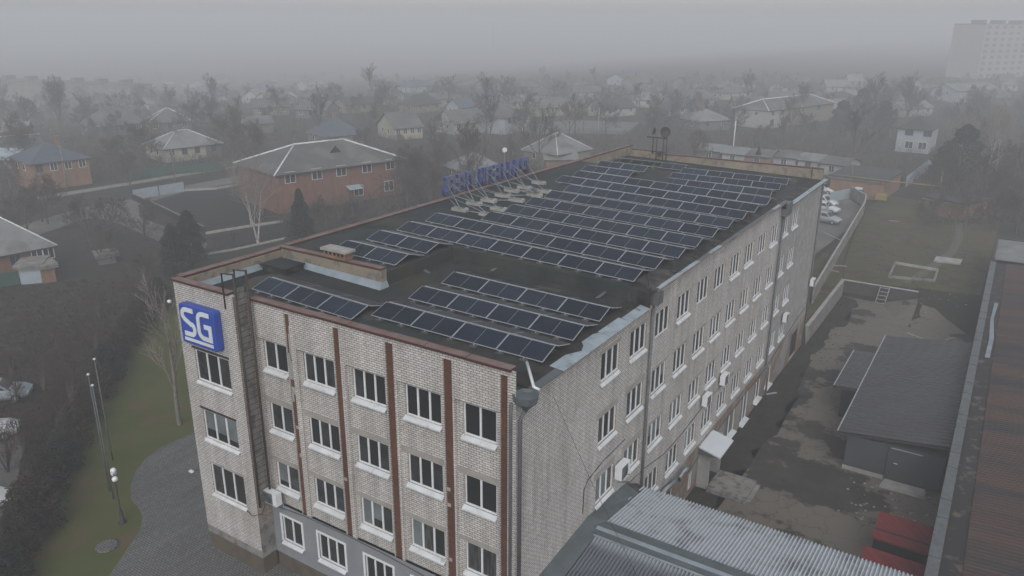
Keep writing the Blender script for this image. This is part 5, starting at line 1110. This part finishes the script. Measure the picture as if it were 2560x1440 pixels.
house((44, 668), (98, 664), 2.1, 3.2, 'flat', .2, PALEF, CONC, 'tumbledown whitewashed outhouse before the near brick house', 0, 1, None, 0, name='outhouse', cat='shed')
house((100, 668), (134, 662), 2.0, 3, 'flat', .2, ORBR, CONC, 'stained orange brick outhouse beside the whitewashed outhouse', 0, 1, None, 0, name='outhouse', cat='shed')
house((245, 640), (288, 634), 1.2, 1.6, 'flat', .1, GREYW, CONC, 'small grey concrete bin shelter beyond the allotment', 0, 1, None, 0, name='bin_shelter', cat='shelter')
house((2395, 228), (2500, 222), 4.5, 12, 'gable', 2.5, PALEB, ROOFL, 'hazy house with pale green gable below the tower block', 2)
# distant hazy houses
rh = random.Random(5); nh = 0; used = []
looks = [(GREYW, ROOFG, 'grey walled', 'grey roof'), (CREAM, ROOFG, 'cream walled', 'grey roof'), (WHITEW, ROOFL, 'white walled', 'pale roof'), (BEIGE, ROOFD, 'beige walled', 'dark roof'), (PALEB, ROOFB, 'pale blue walled', 'bluish roof'), (BEIGE, ROOFG, 'beige walled', 'grey roof'), (WHITEW, ROOFD, 'white walled', 'dark roof')]
anchors_ = [(120, 'the pale bluish two storey building'), (300, 'the far whitish roof sheets'), (470, 'the hazy grey gabled house'), (640, 'the brick house ridge'), (820, 'the dull blue roofed house'), (980, 'the cream gabled house'), (1150, 'the white gabled house'), (1290, 'the large hipped house'), (1450, 'the open dirt field'), (1600, 'the rear roof corner'), (1780, 'the light ragged roof'), (1960, 'the long white cornered house'), (2130, 'the garages'), (2280, 'the pale blue front'), (2450, 'the tower block foot')]
seen_l = set()
for py in (212, 232, 250, 268, 205, 242):
    for px in range(40, 2560, 130):
        qx = px+rh.uniform(-50, 50); qy = py+rh.uniform(-7, 7)
        p = Gh(qx, qy)
        if any((p-q).length < 17 for q in used) or any((Vector((p.x, p.y, 0))-l[0]).length < 20 for l in LAND): continue
        used.append(p); w = rh.uniform(28, 52)*1.0; lk = rh.choice(looks); rt = rh.choice(('gable', 'hip'))
        an_ = min(anchors_, key=lambda a: abs(a[0]-qx))[1]; row = {205: 'topmost', 212: 'farthest', 232: 'far', 242: 'fading', 250: 'fairly far', 268: 'nearest hazy'}[py]
        lab = f'{row} {lk[2]} {"hipped" if rt == "hip" else "gabled"} house, {lk[3]}, beyond {an_}'
        if lab in seen_l: continue
        seen_l.add(lab)
        Lm = rh.uniform(8, 14); ext = Lm*FPX/((p-CAM).length)
        house((qx-ext/2, qy), (qx+ext/2, qy+rh.uniform(-8, 3)), 2.9, rh.uniform(7, 10), rt, rh.uniform(1.8, 3), lk[0], lk[1], lab, 3 if py > 225 else 2, 1, None, 1); LAND.pop(); nh += 1
# apartment blocks
def block2(P, ang, L, depth, hgt, st, label, cols_, mat):
    r_ = empty('apartment_block', P, ang, label, 'apartment block'); b = MB(); b.box((0, 0, -6), (L, depth, hgt), mat); b.build('wall', r_)
    b = MB(); b.box((-.2, -.2, hgt), (L+.2, depth+.2, hgt+.4), ROOFG)
    for i in range(max(2, int(L/16))): b.box((L*(i+.35)/max(2, int(L/16)), depth*.3, hgt+.4), (L*(i+.35)/max(2, int(L/16))+3, depth*.7, hgt+2.4), GREYW)
    b.build('roof', r_)
    for s_ in range(st):
        z = hgt*(s_+.3)/st
        for i in range(cols_):
            x = L*(i+.5)/cols_; w = L/cols_*.27; wb = MB(); wb.poly([(x-w, -.05, z), (x+w, -.05, z), (x+w, -.05, z+hgt/st*.5), (x-w, -.05, z+hgt/st*.5)], GREYW); wb.build('window', r_)  # wall grey instead of dark glass: haze put into the window colour
P_ = at(2440, 197, Z=-.6); block2(P_, math.atan2((_r*.86+_f*.5).y, (_r*.86+_f*.5).x), 75, 19, 30, 9, 'tall pale apartment tower almost lost in the haze', 10, WHITEW)
P_ = Gh(-70, 272); Q_ = Gh(330, 262); block2(P_, math.atan2(Q_.y-P_.y, Q_.x-P_.x), (Q_-P_).length, 14, 15.5, 5, 'long five storey apartment block fading in the haze, with roof boxes', 18, BEIGE)
c = Gh(1233, 132); b = MB(); b.tube([(0, 0, -1), (0, 0, 29-c.z)], 2.6, WHITEW, 12, 1.9); b.build('factory_chimney', loc=c, label='faint tall chimney standing in the fog above the town', cat='chimney')
# ================================================================ FENCES, POLES
def pf(pts, dz=0): return [(Gh(x, y).x, Gh(x, y).y) for x, y in pts]
wall_run('board_fence', pf([(343, 446), (400, 440), (470, 433), (562, 424)]), 1.7, .06, GREENF, 'green sheet fence before the cream fronted house', 'fence')
wall_run('board_fence', pf([(-60, 725), (50, 712)]), 1.6, .06, GREENF, 'green sheet fence beside the whitewashed outhouse', 'fence')
wall_run('panel_fence', pf([(333, 500), (398, 489), (462, 478)]), 1.7, .05, PALEF, 'pale bluish panel fence along the street side of the dark plot', 'fence', posts=.06, pmat=DARKM)
wall_run('plot_wall', pf([(333, 500), (400, 530), (470, 565), (514, 586)]), 1.1, .12, SOIL, 'low dark wall along the side lane of the dark plot', 'wall', CONC)
wall_run('plot_wall', pf([(514, 586), (610, 570), (706, 556)]), .35, .2, CONCL, 'low pale kerb wall on the near side of the dark plot', 'wall')
wall_run('plot_wall', pf([(462, 478), (540, 474), (605, 462)]), .4, .15, CONCL, 'low pale kerb wall along the street beyond the dark plot', 'wall')
def picket(pts, lab, h=1.8, stp=.28):
    r_ = empty('railing_fence', (*pts[0], H(*pts[0])), label=lab, cat='fence'); o = Vector(r_.location); b = MB(); 
    for (x0, y0), (x1, y1) in zip(pts, pts[1:]):
        d = Vector((x1-x0, y1-y0, 0)); L = d.length; d.normalize(); P = Vector((x0, y0, H(x0, y0)))-o
        for z in (.25, h-.15): b.tube([P+Vector((0, 0, z)), P+d*L+Vector((0, 0, z))], .03, DARKM, 4)
        t = 0
        while t < L: b.tube([P+d*t+Vector((0, 0, .1)), P+d*t+Vector((0, 0, h))], .022, DARKM, 3, caps=False); t += stp
    b.build('bars', r_)
    for x, y in pts: q = MB(); q.box((x-.15-o.x, y-.15-o.y, -.2), (x+.15-o.x, y+.15-o.y, h+.3), DARKM); q.build('post', r_)
picket(pf([(500, 632), (585, 618), (640, 606), (720, 588)]), 'dark railing fence between the junipers and the brick house')
wall_run('allotment_kerb', pf([(500, 640), (585, 626), (720, 596)]), .25, .2, CONCL, 'pale kerb below the dark railing fence', 'kerb')
poles = [((1831, 392), 8, 'white pole standing between the garages', WHITE), ((168, 470), 8, 'concrete utility pole before the carport house', CONC), ((1495, 345), 8, 'grey pole with pale lamp head at the dirt field', CONCL), ((1458, 350), 7, 'thin dark utility pole left of the pole with the pale lamp head', WOODG), ((1215, 440), 9, 'dark antenna pole behind the rooftop sign', DARKM), ((1300, 330), 9, 'utility pole in front of the large hipped house', WOODG), ((795, 262), 9, 'far utility pole above the brick house ridge', WOODG), ((440, 470), 7, 'dark utility pole at the street beyond the pale panel fence', WOODG), ((2350, 468), 3, 'short post with pale knob at the end of the gas pipe', YEL), ((2122, 490), 7, 'dark pole before the flat roofed brick block', WOODG)]
for (p, h_, lab, m_) in poles:
    c = Gh(*p); b = MB(); b.tube([(0, 0, -.2), (0, 0, h_)], .14 if h_ > 5 else .1, m_, 6, .09)
    if m_ is not WHITE and h_ > 5: b.tube([(-.7, 0, h_-.5), (.7, 0, h_-.5)], .05, m_, 4)
    b.build('utility_pole', loc=c, label=lab, cat='pole')
b = MB(); b.tube([at(2085, 436, Z=3.0), at(2200, 450, Z=3.0), at(2345, 465, Z=2.6)], .09, YEL, 5); b.build('gas_pipe', label='overhead yellowish gas pipe running past the flat roofed brick block', cat='pipe')
fb_ = [o for o in bpy.data.objects if o.name.startswith('house') and 'flat roofed orange' in o.get('label', '')][0]
b = MB(); b.box((4.4, -.08, 0), (5.6, -.03, 2.0), WHITE); b.box((5.0, -.12, 0), (5.9, -.085, 1.6), BLUEP); b.build('door', fb_)
b = MB(); b.box((8.0, -.7, .3), (9.8, -.02, 1.4), YEL); b.build('gas_box', label='yellow gas cabinet against the flat roofed brick block', cat='cabinet', loc=None).matrix_world = Matrix.Translation(fb_.location) @ Matrix.Rotation(fb_.rotation_euler.z, 4, 'Z')
# sheet metal barrier beside the parked cars
wall_run('sheet_fence', [(-8.3, 124), (-10.5, 118), (-8.5, 106)], 1.8, .06, PALEF, 'crooked pale sheet fence at the corner beyond the parked cars', 'fence')
wall_run('sheet_fence', pf([(2262, 470), (2300, 440), (2330, 415)]), 2.2, .06, PALEF, 'ragged bluish sheet fence beside the flat roofed brick block', 'fence')
# satellite dishes and frame at the rear parapet
st = empty('dish_stand', (-16.3, 54.0, 15.5), label='dark steel stand carrying two dark dishes on the rear parapet', cat='antenna stand')
b = MB()
for x, y, zl in ((-1.0, 0, 0), (-.45, -.3, -.8), (.3, -.3, -1), (.55, 0, -1)): b.tube([(x, y, zl), (x, y, 1.75)], .055, DARKM, 4)
b.tube([(-1.7, 0, 1.75), (.6, 0, 1.75)], .06, DARKM, 4); b.tube([(-1.0, 0, .3), (.55, 0, .3)], .04, DARKM, 4); b.box((-.5, -.3, .1), (.1, .2, .3), DARKM); b.build('frame', st)
for x, s_, a in ((.3, .55, 35), (-.75, .42, -60)):
    b = MB(); b.lathe([(0, 0), (s_*.5, .05), (s_*.85, .14), (s_, .22), (s_*.86, .16), (s_*.5, .07), (0, .03)], DARKM, 14); d_ = b.build('dish', st); d_.location = (x, -.1, 2.35); d_.rotation_euler = (R(75), 0, R(a))
c = Gh(1262, 420); b = MB(); b.tube([(0, 0, 0), (0, 0, 5.2)], .05, GALV, 5); b.lathe([(0, 0), (.5, .06), (.75, .2), (.5, .1), (0, .05)], WHITE, 14, (0, 0, 0)); 
dsh = empty('satellite_dish', c, 0, 'white satellite dish on a pole just behind the rooftop sign', 'satellite dish')
b = MB(); b.tube([(0, 0, 0), (0, 0, 3.4)], .05, GALV, 5); b.build('pole', dsh); b = MB(); b.lathe([(0, 0), (.35, .05), (.55, .16), (.35, .09), (0, .04)], WHITE, 14); d_ = b.build('dish', dsh); d_.location = (0, 0, 3.7); d_.rotation_euler = (R(80), 0, R(25))
b = MB(); b.tube([(0, 0, 0), (0, 0, 1.2)], .03, DARKM, 4)
for i in range(6): a = i*1.05; b.tube([(0, 0, .35+.1*i), (.28*math.cos(a), .28*math.sin(a), .2+.1*i)], .02, DARKM, 3)
b.build('antenna', loc=(-1.0, 53.9, 14.7), label='small dark antenna at the end of the rear parapet', cat='antenna')
b = MB(); b.tube([Vector((0, 54.6, 9.7)), Vector((2.3, 54.9, 8.8))], .03, GALV, 4); b.build('bracket_arm', label='thin pale arm sticking out from the far wall corner', cat='bracket')
# ================================================================ CARS
def car_build(paint, lab, loc, rz, group='cars parked beyond the office building', sc=1):
    r_ = empty('parked_car', loc, rz, lab, 'car', group)
    st_ = [(-2.1, .35, .62, .75, .70), (-1.95, .25, .90, .95, .80), (-1.5, .22, .98, 1.02, .84), (-1.15, .22, .98, 1.36, .85), (-.5, .22, .96, 1.46, .86), (.25, .22, .95, 1.44, .86), (.95, .22, .92, .98, .85), (1.6, .24, .84, .88, .82), (2.0, .30, .68, .72, .74), (2.12, .38, .56, .58, .62)]
    b = MB(); vs = []; fs = []
    for x, zb, zm, zt, w in st_:
        wt = w*.74 if zt-zm > .2 else w*.9
        vs += [(x, -w*.9, zb), (x, -w, (zb+zm)/2), (x, -w*.97, zm), (x, -wt, zt), (x, wt, zt), (x, w*.97, zm), (x, w, (zb+zm)/2), (x, w*.9, zb)]
    n = len(st_)
    for i in range(n-1):
        for j in range(8): fs.append((i*8+j, i*8+(j+1) % 8, (i+1)*8+(j+1) % 8, (i+1)*8+j))
    fs += [tuple(range(8)), tuple((n-1)*8+j for j in range(8))[::-1]]
    b.mesh(vs, fs, paint, True); b.build('body', r_)
    wn = MB()
    for s_ in (-1, 1):
        wn.poly([(-1.05, s_*.80, 1.02), (-.35, s_*.81, 1.02), (-.35, s_*.70, 1.38), (-.95, s_*.70, 1.32)], GLASS); wn.poly([(-.27, s_*.81, 1.02), (.75, s_*.81, 1.0), (.28, s_*.70, 1.38), (-.27, s_*.70, 1.38)], GLASS)
    wn.poly([(.92, -.72, 1.02), (.92, .72, 1.02), (.34, .60, 1.43), (.34, -.60, 1.43)], GLASS); wn.poly([(-1.50, -.70, 1.05), (-1.50, .70, 1.05), (-1.19, .60, 1.35), (-1.19, -.60, 1.35)], GLASS); wn.build('window', r_)
    for x in (-1.3, 1.3):
        for s_ in (-1, 1):
            w = MB(); w.tube([(x, s_*.70, .31), (x, s_*.87, .31)], .31, RUBBER, 14); w.tube([(x, s_*.86, .31), (x, s_*.885, .31)], .18, ALU, 10); w.build('wheel', r_)
    for s_ in (-1, 1): h_ = MB(); h_.box((2.0, s_*.55-.14, .56), (2.09, s_*.55+.14, .66), WHITE); h_.build('headlight', r_)
    r_.scale = (sc, sc, sc); return r_
for (px, py), lab, m_, dz in (((2062, 556), 'silver parked car nearest the concrete fence, front pointing at the fence', CARG, 0), ((2060, 530), 'white parked car right behind the silver car', CARW, 0), ((2056, 514), 'white parked car third from the front behind the far building corner', CARW, 0), ((2046, 500), 'white parked car mostly hidden behind the far building corner', CARW, 0), ((2054, 482), 'pale car standing alone farther back behind the far corner', CARW, 0)):
    c = Gh(px, py); c.z = H(c.x, c.y)+.02; car_build(m_, lab, c, R(-12), sc=1.15)
for (px, py), lab, m_, a in (((-42, 1100), 'white car parked on the side street behind the reddish shrubs', CARW, 60), ((-66, 1262), 'white car nose at the photo edge on the side street', CARW, 20), ((-2, 1000), 'dull bluish car under bare branches at the allotment edge', PALEF, 50)):
    c = Gh(px, py); c.z = H(c.x, c.y)+.02; car_build(m_, lab, c, R(a), 'cars on the side street', 1.1)
# ================================================================ TOWN TREES
rt_ = random.Random(9); placed = []; labs = set()
ex = [((340, 480), (700, 590), 'plot')]
def blocked(x, y):
    if 330 < x < 700 and 466 < y < 590: return True            # dark plot
    if 40 < x < 620 and 428+(600-x)*.10 < y < 470+(600-x)*.12 and y < 560: return rt_.random() < .85   # street
    if 1330 < x < 1600 and 300 < y < 336: return True
    for (ax_, ay, bx_, by) in ((405, 360, 560, 440), (70, 380, 230, 480), (985, 310, 1060, 352), (1135, 300, 1212, 335), (689, 420, 1003, 560), (1394, 375, 1480, 420), (1160, 420, 1262, 450), (1920, 270, 1960, 310), (2243, 315, 2380, 375), (2070, 440, 2290, 510), (1740, 372, 2110, 440)):
        if ax_ < x < bx_ and ay < y < by+14: return True
    return False
def roofline(x):
    if x < 735: return 600 if x > 500 else 700
    if x < 1571: return 612-(x-735)*.293
    if x < 2060: return 367+(x-1571)*.17
    return 540
rel = lambda p, l: ('behind' if (p-CAM).length > (l-CAM).length+6 else 'in front of') if abs(proj(p)[0]-proj(l)[0]) < 35 else ('left of' if proj(p)[0] < proj(l)[0] else 'right of')
adj = {'a': 'spreading', 'b': 'slender', 'c': 'low broad', 'd': 'dense', 'e': 'tall', 'birch': 'pale'}
tries = 0
while len(placed) < 268 and tries < 6000:
    tries += 1; u = rt_.random()
    py = rt_.uniform(195, 260) if u < .32 else rt_.uniform(260, 345) if u < .68 else rt_.uniform(345, 560); px = rt_.uniform(-20, 2580)
    if py > roofline(px)+ (40 if px < 2060 else 0): continue
    if py > 470 and 130 < px < 330: continue
    if px > 2060 and py > 480 and px < 2300: continue
    if blocked(px, py): continue
    c = Gh(px, py)
    if any((c-q).length < (5.0 if py > 300 else 8) for q in placed): continue
    k = rt_.choice('aabccddde'); s_ = rt_.uniform(.75, 1.25)*(.58 if py < 262 else 1.0 if py < 330 else .9)
    near = sorted(LAND, key=lambda l: (l[0]-Vector((c.x, c.y, 0))).length); lab = None
    for size in (['big'] if s_ > .95 else ['small'] if s_ < .75 else ['']):
        for l in near[:7]:
            short = l[1].split(' with ')[0].split(' beside ')[0].split(' behind ')[0].split(' beyond ')[0].split(' at ')[0]
            t = ' '.join(f'{size} {adj[k]} bare tree {rel(Vector((c.x, c.y, 0)), l[0])} the {short}'.split()[:16])
            if t not in labs: lab = t; break
    if not lab: continue
    labs.add(lab); placed.append(c); plant(k, c.x, c.y, s_, rt_.uniform(0, 6.28), lab, group='leafless trees through the hazy town', name='bare_tree', z=c.z)
b = MB(); ru = random.Random(77); n_u = 0
while n_u < 8000:
    py = 196+364*ru.random()**1.5; px = ru.uniform(-20, 2580)
    if py > roofline(px)+30 or (py > 455 and 60 < px < 330) or (px > 2060 and 470 < py and px < 2310) or (330 < px < 700 and 466 < py < 590) or (40 < px < 620 and 428+(600-px)*.10 < py < 470+(600-px)*.12) or (1300 < px < 1600 and 296 < py < 338): continue
    c = Gh(px, py); n_u += 1; s_ = ru.uniform(.7, 2.6)*(1 if py > 300 else 1.25)
    for q in range(9):
        a = ru.uniform(0, 6.283); l = s_*ru.uniform(.7, 1.4); t = Vector((math.cos(a)*l*ru.uniform(.2, .8), math.sin(a)*l*ru.uniform(.2, .8), l)); w = Vector((-math.sin(a), math.cos(a), 0))*.05
        o_ = Vector((ru.uniform(-.8, .8), ru.uniform(-.8, .8), -.1)); b.poly([c+o_-w, c+o_+w, c+o_+t+w*.3], TWIG); b.poly([c+o_+t*.4-w, c+o_+t*.4+w, c+o_+t*.4+Vector((t.y, -t.x, t.z*.7))*.6], TWIG)
b.build('undergrowth', kind='stuff')
# named trees at the right side
for (px, py, k, s_, lab, nm) in ((2395, 455, 'pine', 1.0, 'dark rounded pine before the house with pale blue front', 'pine_tree'), (2350, 462, 'pine', .7, 'smaller bluish pine left of the dark rounded pine', 'pine_tree'), (2460, 460, 'birch', 1.25, 'tall pale birch leaning near the photo edge', 'birch_tree'), (2490, 440, 'birch', 1.3, 'second tall pale birch near the photo edge', 'birch_tree'), (2400, 415, 'birch2', 1.05, 'forked pale birch behind the dark rounded pine', 'birch_tree'), (2540, 480, 'd', 1.1, 'dense bare tree at the photo edge above the workshop', 'bare_tree'), (2330, 560, 'c', .7, 'low bare tree over the rusty brick shed', 'bare_tree'), (2415, 565, 'd', .65, 'dense bare tree right of the rusty brick shed', 'bare_tree'), (2480, 575, 'a', .7, 'spreading bare tree above the workshop end roof', 'bare_tree'), (2540, 585, 'd', .75, 'dense bare tree beyond the workshop end roof', 'bare_tree'), (2370, 530, 'a', .8, 'spreading bare tree just behind the rusty brick shed', 'bare_tree'), (2450, 520, 'e', .7, 'tall bare tree between the birches and the rusty brick shed', 'bare_tree'), (2510, 530, 'c', .9, 'low broad bare tree beneath the tall pale birches', 'bare_tree'), (1893, 415, 'spruce', .45, 'small dark conifer poking above the rear parapet', 'spruce_tree'), (2150, 300, 'pine', .9, 'dark evergreen mass behind the garages', 'pine_tree'), (2205, 330, 'pine', .8, 'dark evergreen mass left of the house with pale blue front', 'pine_tree'), (2100, 330, 'pine', .8, 'rounded dark evergreen above the middle garages', 'pine_tree'), (70, 600, 'd', .8, 'dense bare tree behind the near corrugated roof', 'bare_tree'), (290, 610, 'd', .8, 'dense dark bare tree over the small grey bin shelter', 'bare_tree'), (225, 620, 'a', .75, 'spreading bare tree left of the small grey bin shelter', 'bare_tree'), (365, 600, 'c', .85, 'low broad bare tree at the side lane below the dark plot', 'bare_tree'), (120, 560, 'a', .8, 'spreading bare tree at the lane behind the near corrugated roof', 'bare_tree'), (330, 480, 'd', .85, 'dense bare tree on the pavement left of the pale panel fence', 'bare_tree'), (255, 660, 'c', .7, 'low broad bare tree in front of the small grey bin shelter', 'bare_tree'), (820, 610, 'a', .7, 'spreading bare tree below the brick house windows', 'bare_tree'), (880, 590, 'd', .6, 'dense bare tree below the porch of the brick house', 'bare_tree'), (1020, 530, 'd', .9, 'dense bare tree at the right end of the brick house', 'bare_tree'), (1060, 500, 'a', .95, 'spreading bare tree between the brick house and the rooftop sign', 'bare_tree'), (1100, 470, 'b', 1.0, 'slender bare tree just left of the rooftop sign', 'bare_tree')):
    c = Gh(px, py); plant(k, c.x, c.y, s_, rt_.uniform(0, 6.28), lab, name=nm, z=c.z)
# ================================================================ HAZE
HZ = bpy.data.materials.new('haze'); HZ.use_nodes = True; n_ = HZ.node_tree; n_.nodes.clear()
pv = n_.nodes.new('ShaderNodeVolumePrincipled'); om = n_.nodes.new('ShaderNodeOutputMaterial'); n_.links.new(pv.outputs[0], om.inputs['Volume'])
pv.inputs['Color'].default_value = (.80, .81, .82, 1); pv.inputs['Density'].default_value = .0022; pv.inputs['Anisotropy'].default_value = 0
b = MB(); b.box((-3400, -260, -24), (2700, 3700, 42.0), HZ); b.build('haze', kind='stuff')
